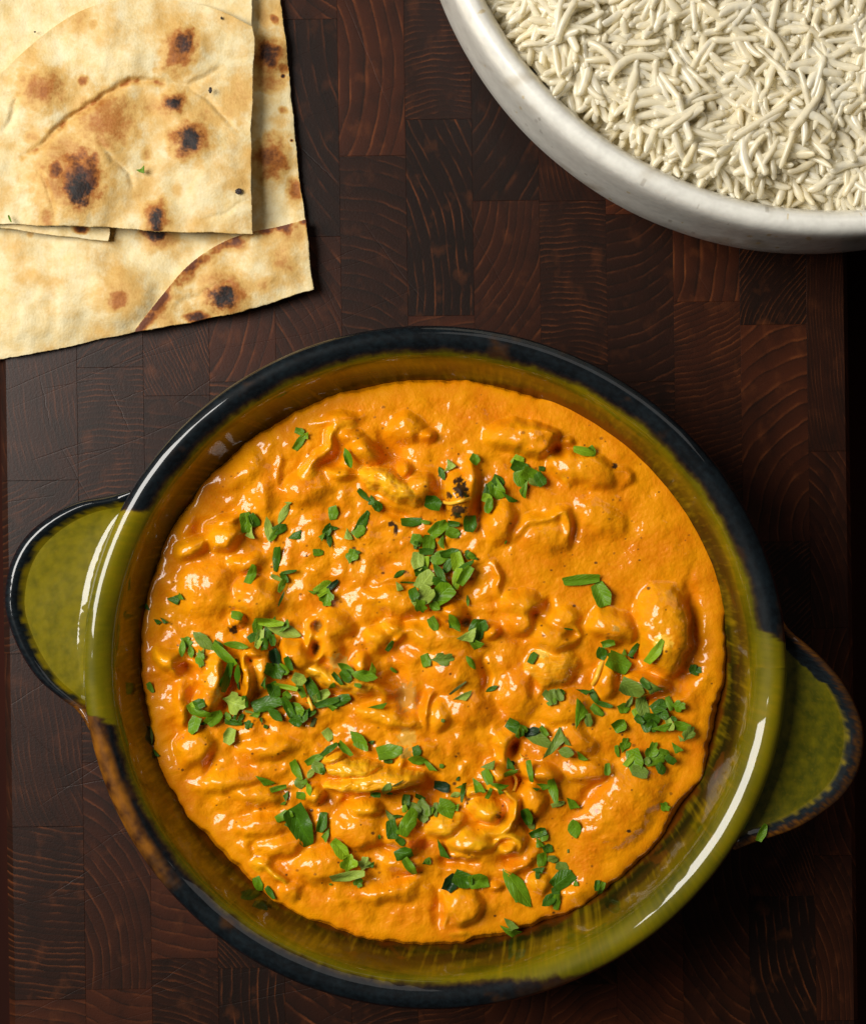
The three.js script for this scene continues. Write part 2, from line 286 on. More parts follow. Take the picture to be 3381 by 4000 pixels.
// blobs: tile, x, y, half length, half width (all in tile pixels), turn in degrees, height mm, edge power, tilt, chicken name or '' for sauce, colour (0 sauce .. 1 pale meat), fibre
const B = [
  ['B', 560, 780, 165, 120, 20, 4.6, 3.4, 0.2, 'piece', 0.15, 0], ['B', -30, 1180, 170, 260, 80, 2.8, 2.4, 0, '', 0, 0], ['B', 960, 560, 200, 150, 0, 2.6, 3, 0.25, '', 0.05, 0], ['B', 1180, 640, 55, 80, 80, 3.2, 3, 0, '', 0, 0],
  ['B', 820, 1120, 380, 130, 27, 5.2, 3.2, 0, 'piece', 0.75, 1], ['B', 1100, 1130, 150, 130, 40, 4.6, 3, 0.2, '', 0.2, 0.5], ['B', 1480, 1240, 250, 130, 84, 5.6, 3.2, 0, 'piece', 0.25, 0.3], ['B', 1580, 1100, 110, 240, 5, 3.6, 3, 0.3, '', 0, 0],
  ['B', 950, 960, 80, 60, 60, 3, 3, 0, '', 0, 0], ['B', 430, 640, 130, 80, 10, 3.2, 3, 0, '', 0.1, 0], ['B', 300, 470, 260, 60, -8, 2.0, 2.4, 0, '', 0, 0], ['B', 300, 1000, 150, 60, 8, 2.6, 2.6, 0, '', 0.2, 0],
  ['C', 330, 640, 390, 165, 4, 4.9, 3.6, 0.1, 'piece', 0.1, 0], ['C', 480, 760, 180, 90, 0, 5.2, 3.6, 0.2, '', 0.1, 0], ['C', 600, 590, 130, 60, 5, 5.4, 3.4, 0, '', 0.1, 0], ['C', 960, 960, 350, 170, 16, 3.3, 4, -0.1, 'piece', 0.15, 0], ['C', 1330, 1040, 130, 110, 10, 2.4, 3, 0, '', 0, 0],
  ['C', 560, 1640, 250, 170, -10, 2.4, 2.4, 0, '', 0.05, 0], ['C', 130, 1500, 130, 230, 20, 3.3, 2.8, 0.3, '', 0.1, 0], ['C', 800, 690, 60, 40, 0, 2, 3, 0, '', 0, 0], ['C', 1100, 1420, 250, 150, 30, 1.6, 2.4, 0, '', 0, 0],
  ['A', 1090, 930, 260, 230, 20, 2.6, 2.2, 0, '', 0.05, 0], ['A', 930, 1650, 190, 130, -12, 4.6, 3.8, 0.1, 'piece', 0.12, 0], ['A', 600, 1740, 190, 105, -18, 3.8, 3.2, 0.1, 'piece', 0.2, 0], ['A', 960, 1480, 190, 70, -20, 2.4, 3, 0, '', 0, 0], ['A', 560, 1530, 90, 120, 20, 1.8, 2.4, 0, '', 0, 0], ['A', 1330, 1180, 160, 260, 10, 1.8, 2.4, 0.2, '', 0, 0],
  ['D', 760, 380, 290, 320, 10, 2.8, 2.6, 0.1, '', 0.05, 0], ['D', 1260, 470, 280, 200, 12, 4.2, 3, 0, 'piece', 0.15, 0], ['D', 1150, 130, 190, 100, -10, 2.6, 2.8, 0, '', 0.1, 0], ['D', 380, 1080, 200, 105, 38, 4.8, 3.4, 0.25, 'piece', 0.3, 0], ['D', 860, 1250, 160, 240, 10, 4.4, 3, 0.1, '', 0.2, 0.4],
  ['D', 1165, 1210, 290, 68, 88, 6.0, 3.6, 0, 'piece', 0.25, 0], ['D', 1250, 1010, 100, 70, 20, 4.6, 3, 0, '', 0.1, 0], ['D', 1620, 1040, 250, 150, 25, 4.2, 3.2, 0, 'piece', 0.1, 0], ['D', 530, 1500, 90, 270, -4, 2.8, 2.6, 0, '', 0.1, 0], ['D', 760, 1480, 110, 130, 20, 3.6, 3, 0.2, '', 0.1, 0], ['D', 730, 1130, 80, 60, 0, 3, 3, 0, '', 0, 0], ['D', 1310, 1180, 110, 200, 10, 3.4, 3, 0, '', 0.15, 0.4], ['D', 1080, 690, 70, 60, 0, 3.4, 3, 0, '', 0, 0],
  ['E', 260, 730, 220, 150, 10, 3.3, 3, 0, '', 0.15, 0], ['E', 180, 880, 240, 120, 60, 3, 3, 0, '', 0.1, 0], ['E', 880, 490, 380, 150, 6, 3.3, 3.4, 0, 'piece', 0.12, 0], ['E', 680, 880, 160, 120, 10, 2.8, 2.6, 0.2, '', 0.25, 0], ['E', 850, 760, 120, 80, 10, 2.6, 3, 0, '', 0.25, 0], ['E', 1270, 870, 350, 150, 12, 3.0, 2.8, -0.2, '', 0.15, 0.3], ['E', 1400, 600, 190, 85, 10, 3.4, 3, 0, '', 0, 0],
  ['E', 300, 1270, 430, 95, 17, 4.0, 3.2, 0, 'piece', 0.55, 1], ['E', 800, 1650, 340, 105, 12, 3.2, 3.2, 0.1, 'piece', 0.2, 0.3], ['E', 520, 1120, 70, 120, 10, 3, 3, 0, '', 0.4, 0], ['E', 1180, 1560, 50, 230, 8, 3.0, 3, 0, '', 0, 0], ['E', 1420, 1150, 300, 260, 20, 3.0, 2.6, 0.1, '', 0.05, 0], ['E', 1560, 1560, 240, 230, 10, 2.4, 2.4, 0, '', 0, 0], ['E', 1300, 1640, 110, 160, 20, 3, 3, 0, '', 0.1, 0], ['E', 640, 1320, 280, 60, 25, 2.8, 3, 0, '', 0.1, 0],
  ['F', 330, 530, 230, 150, 14, 4.0, 3.2, 0.15, 'piece', 0.15, 0], ['F', 350, 720, 160, 130, 30, 3.8, 3, 0, '', 0.1, 0], ['F', 50, 810, 90, 80, 0, 3.4, 3.2, 0, '', 0.1, 0], ['F', 650, 860, 240, 150, 10, 4.0, 3.2, 0.1, 'piece', 0.15, 0], ['F', 760, 660, 150, 120, -30, 2.8, 3, 0, '', 0.1, 0], ['F', 1230, 740, 280, 170, 8, 4.6, 3.6, 0.15, 'piece', 0.1, 0], ['F', 620, 1160, 280, 190, -12, 3.2, 3.4, 0.1, 'piece', 0.35, 0.5], ['F', 770, 1570, 280, 190, 20, 2.7, 2.4, 0, '', 0, 0], ['F', 350, 1400, 210, 260, 20, 2.2, 2.4, 0, '', 0, 0], ['F', 1180, 1280, 110, 200, 5, 3, 2.8, 0, '', 0.15, 0],
  ['J', 480, 770, 490, 270, 84, 5.6, 4.2, 0.3, 'piece', 0.22, 0], ['J', 450, 950, 200, 130, 80, 6.4, 3, 0, '', 0.5, 0], ['J', 330, 1330, 250, 110, 20, 4.2, 3, 0, '', 0.1, 0],
  ['H', 660, 520, 520, 108, -6, 6.6, 5, 0.1, 'piece', 0.6, 1], ['H', 430, 380, 320, 95, 2, 5.2, 3.6, 0, 'piece', 0.8, 1], ['H', 250, 280, 120, 48, -16, 4.4, 3.2, 0, '', 0.8, 0], ['H', 560, 780, 160, 85, 5, 3.9, 3.8, 0, 'piece', 0.35, 0], ['H', 50, 650, 90, 90, 0, 4.2, 3.4, 0, '', 0.4, 0], ['H', 500, 1000, 290, 200, 8, 3.2, 2.8, 0, '', 0, 0], ['H', 920, 1090, 230, 150, 30, 3.6, 3, 0, '', 0.05, 0], ['H', 130, 1350, 340, 190, -5, 3.2, 2.6, 0.1, '', 0.05, 0], ['H', 760, 1600, 360, 120, -8, 2.4, 2.6, 0, '', 0, 0],
  ['H', 1350, 950, 220, 110, -14, 4.2, 3.2, 0, 'piece', 0.45, 0.4], ['H', 1600, 1100, 240, 150, 0, 5.0, 3.8, 0, 'piece', 0.5, 0.3], ['H', 1530, 1290, 170, 60, 5, 3, 3, 0, '', 0.2, 0], ['H', 950, 1320, 230, 110, 10, 2.2, 2.6, 0, '', 0, 0], ['H', 1090, 220, 220, 110, 0, 1.8, 2.4, 0, '', 0.2, 0],
  ['I', 110, 430, 140, 110, 10, 4.2, 3, 0, '', 0.2, 0], ['I', 500, 430, 230, 105, 8, 4.2, 3.4, 0, '', 0.1, 0], ['I', 440, 690, 170, 150, 10, 3.2, 3, 0, '', 0.1, 0], ['I', 860, 120, 230, 150, 20, 3.1, 2.6, 0, '', 0, 0], ['I', 980, 400, 260, 120, 4, 2.9, 2.8, 0, '', 0, 0], ['I', 1350, 760, 560, 330, -52, 2.6, 2.6, 0, '', 0, 0], ['I', 20, 820, 200, 120, 20, 4.2, 3, 0, '', 0.5, 0], ['I', 200, 1170, 130, 100, 20, 3.8, 3, 0, '', 0.35, 0], ['I', 930, 1640, 170, 100, -10, 2, 2.4, 0, '', 0, 0], ['I', 350, 1300, 200, 90, -40, 2.4, 2.6, 0, '', 0, 0],
  ['L', 520, 620, 210, 200, 5, 3.8, 5, 0, 'piece', 0.15, 0], ['L', 480, 890, 130, 38, 2, 2.2, 2.6, 0, '', 0.2, 0], ['L', 850, 420, 70, 60, 0, 2.2, 2.6, 0, '', 0.1, 0], ['L', 1270, 400, 120, 80, 10, 2, 3, 0, '', 0.3, 0],
  ['K', 430, 300, 150, 38, 35, 3.2, 3, 0, '', 0.7, 0], ['K', 580, 470, 110, 90, 40, 2.8, 2.6, 0, '', 0.1, 0], ['K', 900, 230, 300, 120, 5, 2.0, 2.4, 0, '', 0.05, 0], ['K', 300, 200, 130, 80, 20, 2.2, 2.6, 0, '', 0.3, 0], ['G', 640, 180, 190, 210, 40, 3.4, 3.2, 0.2, '', 0.05, 0], ['G', 1380, 190, 300, 110, -10, 3.0, 3, 0.1, '', 0.05, 0], ['G', 960, 520, 360, 130, -10, 2.6, 2.4, 0, '', 0.1, 0], ['G', 1250, 660, 260, 90, 5, 2.4, 2.8, 0, '', 0.2, 0], ['G', 1300, 960, 280, 130, 0, 2.6, 2.8, 0.1, '', 0, 0], ['G', 1500, 1160, 230, 110, -10, 2.6, 2.6, 0, '', 0, 0],
];
// ridges: tile, path, half width, height mm, colour
const R = [
  ['B', [[420, 500], [300, 540], [240, 640], [240, 740], [60, 930], [-50, 1080]], 62, 4.8, 0.35], ['C', [[280, 1590], [440, 1480], [640, 1440], [750, 1390], [815, 1480], [800, 1580], [760, 1700]], 62, 4.4, 0.1], ['C', [[620, 830], [720, 1000], [800, 1110]], 22, 3.2, 0.3],
  ['A', [[1500, 840], [1465, 940], [1490, 1090], [1560, 1230]], 20, 1.9, 0], ['F', [[60, 150], [100, 280], [120, 410]], 40, 3.6, 0.1], ['F', [[760, 720], [870, 745], [900, 850]], 28, 4.2, 0.4],
  ['I', [[-150, 640], [60, 590], [190, 620], [280, 710], [300, 850], [250, 960], [90, 1010], [-60, 1030]], 46, 6.0, 0.55], ['I', [[-60, 1200], [50, 1110], [160, 1050], [260, 1070], [330, 1140], [330, 1200]], 36, 5.8, 0.5], ['I', [[300, 30], [220, 90], [140, 120], [140, 200], [170, 290]], 60, 4.4, 0.2],
  ['E', [[860, 900], [950, 800], [1090, 770]], 30, 3.4, 0.1], ['E', [[650, 330], [830, 270], [1050, 290]], 26, 2.2, 0.1], ['D', [[940, 330], [1020, 440], [1030, 580]], 18, 2.4, 0], ['K', [[690, 340], [800, 400], [920, 440]], 18, 1.7, 0.1], ['G', [[1080, 1160], [1200, 1200], [1480, 1090]], 24, 1.7, 0], ['E', [[60, 700], [20, 850], [40, 1060]], 40, 3.6, 0.15], ['E', [[150, 900], [130, 1040], [40, 1120]], 36, 3.6, 0.15],
  ['J', [[230, 560], [240, 700], [220, 900]], 24, 2.6, 0], ['L', [[340, 480], [325, 640], [335, 800]], 16, 3.9, 0.15], ['H', [[900, 150], [900, 330], [860, 430]], 40, 2.2, 0.3],
];
// pits: tile, x, y, half sizes, turn, depth mm
const P = [
  ['B', 250, 870, 150, 100, -50, 2.6], ['B', 820, 800, 160, 80, 30, 2.4], ['B', 760, 640, 120, 60, 60, 1.4], ['B', 870, 1420, 160, 45, 18, 2.4], ['B', 1700, 1330, 40, 150, 5, 2.2], ['C', 680, 800, 70, 45, 0, 2.6], ['C', 870, 1580, 55, 130, 15, 1.8], ['C', 250, 900, 120, 60, 10, 1.0], ['D', 1010, 1260, 60, 190, 4, 5.0], ['D', 1440, 1020, 60, 110, 0, 4.2], ['D', 560, 1170, 70, 40, 20, 2.2], ['D', 940, 1530, 60, 90, 0, 3.6], ['D', 1090, 790, 70, 50, 0, 2.4],
  ['E', 95, 740, 46, 66, 0, 4.2], ['E', 70, 970, 40, 70, 10, 4.2], ['E', 900, 1350, 110, 330, -14, 2.6], ['E', 900, 700, 200, 30, 3, 1.0], ['E', 1750, 1250, 36, 190, 0, 2.2], ['E', 1560, 720, 70, 50, 0, 2.6], ['E', 250, 1440, 160, 40, 20, 2.2], ['E', 1130, 1480, 60, 110, 20, 1.6], ['F', 480, 660, 50, 110, 20, 2.4], ['F', 600, 520, 36, 70, 0, 1.8], ['F', 800, 840, 70, 36, -20, 1.8], ['F', 440, 1330, 46, 110, 0, 1.6],
  ['J', 780, 720, 62, 400, -3, 2.6], ['J', 690, 1260, 90, 150, 35, 2.2], ['J', 420, 1440, 160, 50, -15, 2.6], ['H', 1240, 600, 80, 150, 0, 3.2], ['H', 900, 640, 180, 36, -4, 2.6], ['H', 370, 720, 70, 36, -40, 2.4], ['H', 800, 1180, 200, 36, 0, 1.6], ['H', 1480, 1320, 190, 46, 6, 3.0], ['I', 270, 190, 60, 110, 10, 4.4], ['I', 330, 520, 44, 120, 0, 3.4], ['I', 140, 880, 60, 60, 0, 3.6], ['I', 180, 1120, 60, 40, 0, 2.2], ['I', 400, 930, 50, 220, -10, 3.0], ['I', 250, 1290, 150, 44, -18, 2.2],
  ['I', 1040, 640, 60, 250, 42, 1.6], ['C', 1340, 1060, 80, 120, 10, 1.2], ['L', 270, 650, 46, 230, 0, 1.6], ['H', 900, 1480, 260, 40, -16, 1.6], ['G', 800, 350, 50, 130, 20, 2.0], ['G', 1220, 1180, 30, 60, 0, 1.4],
];
const toSrc = (t, x, y) => [TILES[t][0] + x / 2.52, TILES[t][1] + y / 2.52];
const GN = 800, GSIZE = 0.190, GX = -0.0955 + POT.x - 0.0003, GZ = W(CURRY_C[0], CURRY_C[1], BASE)[2] - GSIZE / 2, GD = GSIZE / GN;
const H = new Float32Array((GN + 1) * (GN + 1)), ID = new Int16Array(H.length), MEAT = new Float32Array(H.length), PIT = new Float32Array(H.length), FIB = new Float32Array(H.length);
const pieceNames = [];
{
  const gpx = new Float32Array(H.length), gpy = new Float32Array(H.length), lump = new Float32Array(H.length);
  for (let j = 0; j <= GN; j++) for (let i = 0; i <= GN; i++) {
    const k = j * (GN + 1) + i, x = GX + i * GD, z = GZ + j * GD, [px, py] = PX(x, z, BASE + 0.002);
    gpx[k] = px + 22 * noise(px / 85, py / 85) + 9 * noise(px / 34 + 50, py / 34) + 3 * noise(px / 13, py / 13 + 8); gpy[k] = py + 22 * noise(px / 85 + 31, py / 85) + 9 * noise(px / 34, py / 34 + 80) + 3 * noise(px / 13 + 60, py / 13);
    const calm = Math.max(sstep(620, 420, Math.hypot((px - 2480) * 0.9, py - 2020)), sstep(520, 330, Math.hypot(px - 2480, py - 3180)), sstep(260, 160, Math.hypot((px - 1500) * 0.4, py - 1560)));
    const rid = (1 - Math.abs(noise(gpx[k] / 95 + 3, gpy[k] / 70)) * 2.4), rid2 = (1 - Math.abs(noise(gpx[k] / 44 + 13, gpy[k] / 38)) * 2.4);
    H[k] = 1.5 * fbm(px / 230, py / 230 + 5, 2) + (1.35 - 0.75 * calm) * fbm(gpx[k] / 105 + 9, gpy[k] / 105, 3) + (1 - 0.75 * calm) * (0.7 * Math.max(0, rid) ** 1.5 + 0.12 * Math.max(0, rid2) ** 1.5 - 0.5);
  }
  const put = (k, f, id, meat, fib) => {
    const b = H[k]; if (f < b - 2.3) return;
    H[k] = smax(b, f, id ? 1.2 : 1.9);
    const s = sstep(-0.5, 0.6, f - b);
    MEAT[k] = lerp(MEAT[k], meat, s); FIB[k] = lerp(FIB[k], fib, s); lump[k] = Math.max(lump[k], s);
    if (f > b) ID[k] = f > 0.6 || id === 0 ? id : ID[k];
  };
  const range = (cx, cy, rad, fn) => {
    const [x, , z] = W(cx, cy, BASE + 0.002), m = rad * S, i0 = clamp(Math.floor((x - m - GX) / GD), 0, GN), i1 = clamp(Math.ceil((x + m - GX) / GD), 0, GN), j0 = clamp(Math.floor((z - m - GZ) / GD), 0, GN), j1 = clamp(Math.ceil((z + m - GZ) / GD), 0, GN);
    for (let j = j0; j <= j1; j++) for (let i = i0; i <= i1; i++) fn(j * (GN + 1) + i);
  };
  for (const [t, tx, ty, l, w, a, h, e, tilt, nm, meat, fib] of B) {
    const [cx, cy] = toSrc(t, tx, ty), L = l / 2.52, V = w / 2.52, ca = Math.cos(a * Math.PI / 180), sa = Math.sin(a * Math.PI / 180);
    const id = nm ? pieceNames.push(nm) : 0;
    range(cx, cy, Math.max(L, V) * 1.4 + 30, (k) => {
      const dx = gpx[k] - cx, dy = gpy[k] - cy, u = (dx * ca + dy * sa) / L, v = (-dx * sa + dy * ca) / V, q = Math.hypot(u, v); if (q > 1.4) return;
      let f = h * 1.28 * (1 - Math.pow(q, e)) + (tilt + 0.4) * h * clamp((dx * 0.9 + dy * 0.35) / Math.min(L, V * 1.6), -1, 1) * 0.6 * (1 - 0.35 * q);
      f += 0.65 * fbm(gpx[k] / 62 + cx, gpy[k] / 48, 3) + 0.28 * Math.max(0, 1 - Math.abs(noise(gpx[k] / 40 - cx, gpy[k] / 30)) * 3);
      if (fib) f += fib * 0.38 * fbm((u * L) / 190 + cx, (v * V) / 9, 3) * (1 - q * 0.4);
      put(k, f, id, meat, fib);
    });
  }
  for (const [t, path, w, h, meat] of R) {
    const p = path.map(([x, y]) => toSrc(t, x, y)), c = p[Math.floor(p.length / 2)], V = w / 2.52; let rad = 0; for (const q of p) rad = Math.max(rad, Math.hypot(q[0] - c[0], q[1] - c[1]));
    range(c[0], c[1], rad + V * 2 + 30, (k) => {
      const [d, s] = distPath(gpx[k] * 0.75 + 0.25 * gpx[k], gpy[k], p); if (d > V * 2.2) return;
      const end = 0.35 + 0.65 * Math.sin(Math.PI * clamp(0.1 + s * 0.8)), q = d / (V * (1.15 + 0.4 * noise(s * 5, w)));
      put(k, h * 0.85 * end * (1 - Math.pow(q, 2)) + 0.2 * fbm(gpx[k] / 20, gpy[k] / 20, 2), 0, meat, 0.2);
    });
  }
  for (const [t, tx, ty, l, w, a, dp] of P) {
    const [cx, cy] = toSrc(t, tx, ty), L = l / 2.52, V = w / 2.52, ca = Math.cos(a * Math.PI / 180), sa = Math.sin(a * Math.PI / 180);
    range(cx, cy, Math.max(L, V) * 2.2 + 20, (k) => {
      const dx = gpx[k] - cx, dy = gpy[k] - cy, u = (dx * ca + dy * sa) / L, v = (-dx * sa + dy * ca) / V, g = Math.exp(-((u * u + v * v) ** 1.3));
      H[k] -= dp * 1.3 * g; PIT[k] = Math.max(PIT[k], g * dp / 4);
    });
  }
  { const T = new Float32Array(H.length), N1 = GN + 1;                 // sauce runs smooth over what it covers
    for (let pass = 0; pass < 3; pass++) {
      for (let j = 0; j < N1; j++) for (let i = 0; i < N1; i++) { let s = 0; for (let d = -2; d <= 2; d++) s += H[j * N1 + clamp(i + d, 0, GN)]; T[j * N1 + i] = s / 5; }
      for (let j = 0; j < N1; j++) for (let i = 0; i < N1; i++) { let s = 0; for (let d = -2; d <= 2; d++) s += T[clamp(j + d, 0, GN) * N1 + i]; H[j * N1 + i] = lerp(s / 5, H[j * N1 + i], FIB[j * N1 + i] * 0.75); }
    } }
  for (let j = 0; j <= GN; j++) for (let i = 0; i <= GN; i++) {
    const k = j * (GN + 1) + i, x = GX + i * GD, z = GZ + j * GD, [px, py] = PX(x, z, BASE);
    let h = H[k] + 0.15 * fbm(px / 26, py / 26 + 40, 2) + 0.06 * noise(px / 9.5, py / 9.5) * (0.6 + 0.6 * fbm(px / 150, py / 150, 2)) + 0.03 * noise(px / 4.4, py / 4.4);
    const dx = px - CURRY_C[0], dy = py - CURRY_C[1], d = (rimAt(Math.atan2(dy, dx)) - Math.hypot(dx, dy)) * S * 0.945;   // metres in from the sauce's edge
    const t = clamp(d / 0.0032); h = h * sstep(-0.0005, 0.008, d) - 1.3 * (1 - Math.sqrt(Math.max(0, 1 - (1 - t) ** 2)));
    if (d < 0) h -= Math.min(14, -d * 1900);
    H[k] = BASE + h * MM;
  }
}
const fieldH = (x, z) => {
  const fx = clamp((x - GX) / GD, 0, GN - 1e-3), fz = clamp((z - GZ) / GD, 0, GN - 1e-3), i = Math.floor(fx), j = Math.floor(fz), u = fx - i, v = fz - j, k = j * (GN + 1) + i;
  return lerp(lerp(H[k], H[k + 1], u), lerp(H[k + GN + 1], H[k + GN + 2], u), v);
};
const grit = tex(1024, 1024, (u, v, x, y) => {                 // fine grain of the sauce, tiling
  const w = (k, o) => { const a = u * k, b = v * k; return noise(a + o, b + o) * (1 - sstep(0.9, 1, u)) * (1 - sstep(0.9, 1, v)) + noise(a - k + o, b + o) * sstep(0.9, 1, u) * (1 - sstep(0.9, 1, v)) + noise(a + o, b - k + o) * (1 - sstep(0.9, 1, u)) * sstep(0.9, 1, v) + noise(a - k + o, b - k + o) * sstep(0.9, 1, u) * sstep(0.9, 1, v); };
  return 0.5 + 0.42 * w(46, 3) * (0.5 + w(7, 50)) + 0.22 * w(100, 9);
}, false, true);
const sauceMat = new THREE.MeshPhysicalMaterial({ vertexColors: true, roughness: 0.5, specularIntensity: 0.15, clearcoat: 0.66, clearcoatRoughness: 0.12, bumpMap: grit, bumpScale: 0.00018 });
{
  const curry = thing('chicken_curry', 'creamy orange chicken curry with coated chicken lumps filling the green dish', 'curry');
  const n = H.length, pos = new Float32Array(n * 3), col = new Float32Array(n * 3), nor = new Float32Array(n * 3), specks = [];
  const r = rng(99);
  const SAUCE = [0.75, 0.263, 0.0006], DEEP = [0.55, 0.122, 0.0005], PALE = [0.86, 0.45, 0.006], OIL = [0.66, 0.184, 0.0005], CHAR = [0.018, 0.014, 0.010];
  for (let i = 0; i < 330; i++) specks.push([600 + r() * 2200, 1500 + r() * 2150, 1.6 + r() * r() * 4.5, r() < 0.7 ? 0.6 : 0.92]);
  for (let j = 0; j <= GN; j++) for (let i = 0; i <= GN; i++) {
    const k = j * (GN + 1) + i, x = GX + i * GD, z = GZ + j * GD;
    pos[k * 3] = x; pos[k * 3 + 1] = H[k]; pos[k * 3 + 2] = z;
    const a = H[j * (GN + 1) + Math.max(0, i - 1)], b = H[j * (GN + 1) + Math.min(GN, i + 1)], c = H[Math.max(0, j - 1) * (GN + 1) + i], d = H[Math.min(GN, j + 1) * (GN + 1) + i];
    const nx = (a - b) / (2 * GD), nz = (c - d) / (2 * GD), l = Math.hypot(nx, 1, nz); nor[k * 3] = nx / l; nor[k * 3 + 1] = 1 / l; nor[k * 3 + 2] = nz / l;
    const [px, py] = PX(x, z, H[k]);
    let q = mix3(SAUCE, OIL, clamp(0.40 + 1.05 * fbm(px / 130, py / 130, 4)));
    q = mix3(q, PALE, clamp(MEAT[k] * (0.75 + 0.9 * fbm(px / 45, py / 45, 3)) + 0.25 * Math.max(0, fbm(px / 14, py / 14, 2))));
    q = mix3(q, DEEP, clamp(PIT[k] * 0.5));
    if (FIB[k] > 0.4) q = mix3(q, [0.88, 0.52, 0.08], clamp(0.5 * fbm(px / 60, py / 6, 2)));
    col[k * 3] = q[0]; col[k * 3 + 1] = q[1]; col[k * 3 + 2] = q[2];
  }
  const dab = (px, py, rx, ry, c, s, rough) => {               // a fleck or a charred patch with its own edge
    const [x, , z] = W(px, py, BASE + 0.003), m = Math.max(rx, ry) * S * 1.4, i0 = Math.floor((x - m - GX) / GD), i1 = Math.ceil((x + m - GX) / GD), j0 = Math.floor((z - m - GZ) / GD), j1 = Math.ceil((z + m - GZ) / GD);
    for (let j = Math.max(0, j0); j <= Math.min(GN, j1); j++) for (let i = Math.max(0, i0); i <= Math.min(GN, i1); i++) {
      const k = j * (GN + 1) + i, [qx, qy] = PX(GX + i * GD, GZ + j * GD, H[k]), d = Math.hypot((qx - px) / rx, (qy - py) / ry) + rough * fbm(qx / 14, qy / 14, 2), t = s * (1 - sstep(0.7, 1.1, d));
      for (let w = 0; w < 3; w++) col[k * 3 + w] = lerp(col[k * 3 + w], c[w], t);
    }
  };
  for (const [x, y, q, s] of specks) dab(x, y, q * 1.3 + 1.5, q + 1.5, [0.10, 0.035, 0.008], s, 0.2);
  for (const [t, x, y, rx, ry] of [['B', 1490, 1080, 22, 16], ['B', 1510, 1160, 30, 30], ['B', 1400, 1220, 10, 18], ['B', 1540, 1210, 22, 16], ['B', 1490, 1370, 32, 22], ['B', 1460, 1420, 20, 14], ['B', 830, 1500, 14, 12], ['B', 870, 1560, 12, 20], ['D', 1040, 780, 20, 18], ['C', 1265, 930, 12, 12], ['I', 120, 860, 12, 10], ['I', 1390, 1000, 12, 7]]) { const [px, py] = toSrc(t, x, y); dab(px, py, rx, ry, CHAR, 0.95, 0.9); }
  for (const [t, x, y, rx, ry, c] of [['H', 1090, 1130, 50, 22, [0.55, 0.085, 0.004]], ['E', 100, 740, 18, 24, [0.22, 0.12, 0.02]], ['E', 80, 960, 16, 26, [0.20, 0.10, 0.02]], ['E', 300, 1100, 40, 30, [0.55, 0.36, 0.06]], ['E', 980, 1440, 50, 60, [0.45, 0.22, 0.03]], ['E', 1560, 710, 18, 18, [0.20, 0.14, 0.03]], ['F', 540, 1020, 34, 16, [0.75, 0.55, 0.08]], ['H', 980, 80, 40, 40, [0.62, 0.34, 0.04]], ['H', 960, 240, 30, 22, [0.30, 0.20, 0.03]], ['F', 1270, 770, 16, 14, [0.40, 0.22, 0.03]], ['J', 470, 900, 40, 30, [0.92, 0.52, 0.05]], ['I', 1080, 800, 9, 9, [0.35, 0.07, 0.004]]]) { const [px, py] = toSrc(t, x, y); dab(px, py, rx, ry, c, 0.8, 0.6); }
  // split the surface into the sauce and each chicken piece; all share the same vertices' positions and normals
  const lists = Array.from({ length: pieceNames.length + 1 }, () => []);
  for (let j = 0; j < GN; j++) for (let i = 0; i < GN; i++) {
    const k = j * (GN + 1) + i; if (Math.max(H[k], H[k + 1], H[k + GN + 1], H[k + GN + 2]) < BASE - 0.011) continue;
    lists[ID[k]].push(k, k + GN + 1, k + 1, k + 1, k + GN + 1, k + GN + 2);
  }
  lists.forEach((list, id) => {
    if (list.length < 300) return;
    const back = new Map(), p = [], c = [], m = [], uvs = [], ix = new Uint32Array(list.length);
    list.forEach((k, at) => { let q = back.get(k); if (q === undefined) { q = back.size; back.set(k, q); for (let w = 0; w < 3; w++) { p.push(pos[k * 3 + w]); c.push(col[k * 3 + w]); m.push(nor[k * 3 + w]); } uvs.push(pos[k * 3] / 0.040, pos[k * 3 + 2] / 0.040); } ix[at] = q; });
    const g = new THREE.BufferGeometry();
    g.setAttribute('position', new THREE.BufferAttribute(new Float32Array(p), 3)); g.setAttribute('normal', new THREE.BufferAttribute(new Float32Array(m), 3)); g.setAttribute('color', new THREE.BufferAttribute(new Float32Array(c), 3)); g.setAttribute('uv', new THREE.BufferAttribute(new Float32Array(uvs), 2)); g.setIndex(new THREE.BufferAttribute(ix, 1));
    part(id ? 'chicken_piece' : 'sauce', g, sauceMat, curry);
  });
  // loose meat threads standing out of the sauce
  const thread = (t, path, rad, lift) => {
    const c = new THREE.CatmullRomCurve3(path.map(([x, y], i) => { const [px, py] = toSrc(t, x, y); let [wx, , wz] = W(px, py, BASE + 0.004); const mid = Math.sin(Math.PI * i / (path.length - 1)); return new THREE.Vector3(wx, fieldH(wx, wz) + lift * mid, wz); }));
    return new THREE.TubeGeometry(c, 24, rad, 7);
  };
  const tm = new THREE.MeshPhysicalMaterial({ color: new THREE.Color().setRGB(0.85, 0.46, 0.03), roughness: 0.3 });
  for (const [t, p, w, l] of [['I', [[255, 455], [292, 500], [298, 560], [268, 625]], 0.0005, 0.002], ['F', [[1150, 1110], [1115, 1180], [1085, 1260], [1060, 1330]], 0.0008, 0.0016], ['I', [[335, 262], [360, 292], [410, 300]], 0.00025, 0.001], ['B', [[1330, 1285], [1420, 1300], [1520, 1275], [1600, 1255]], 0.0006, 0.0009], ['E', [[-10, 1430], [20, 1500], [45, 1560], [40, 1590]], 0.0006, 0.002]]) part('meat_thread', thread(t, p, w, l), tm, curry);
}

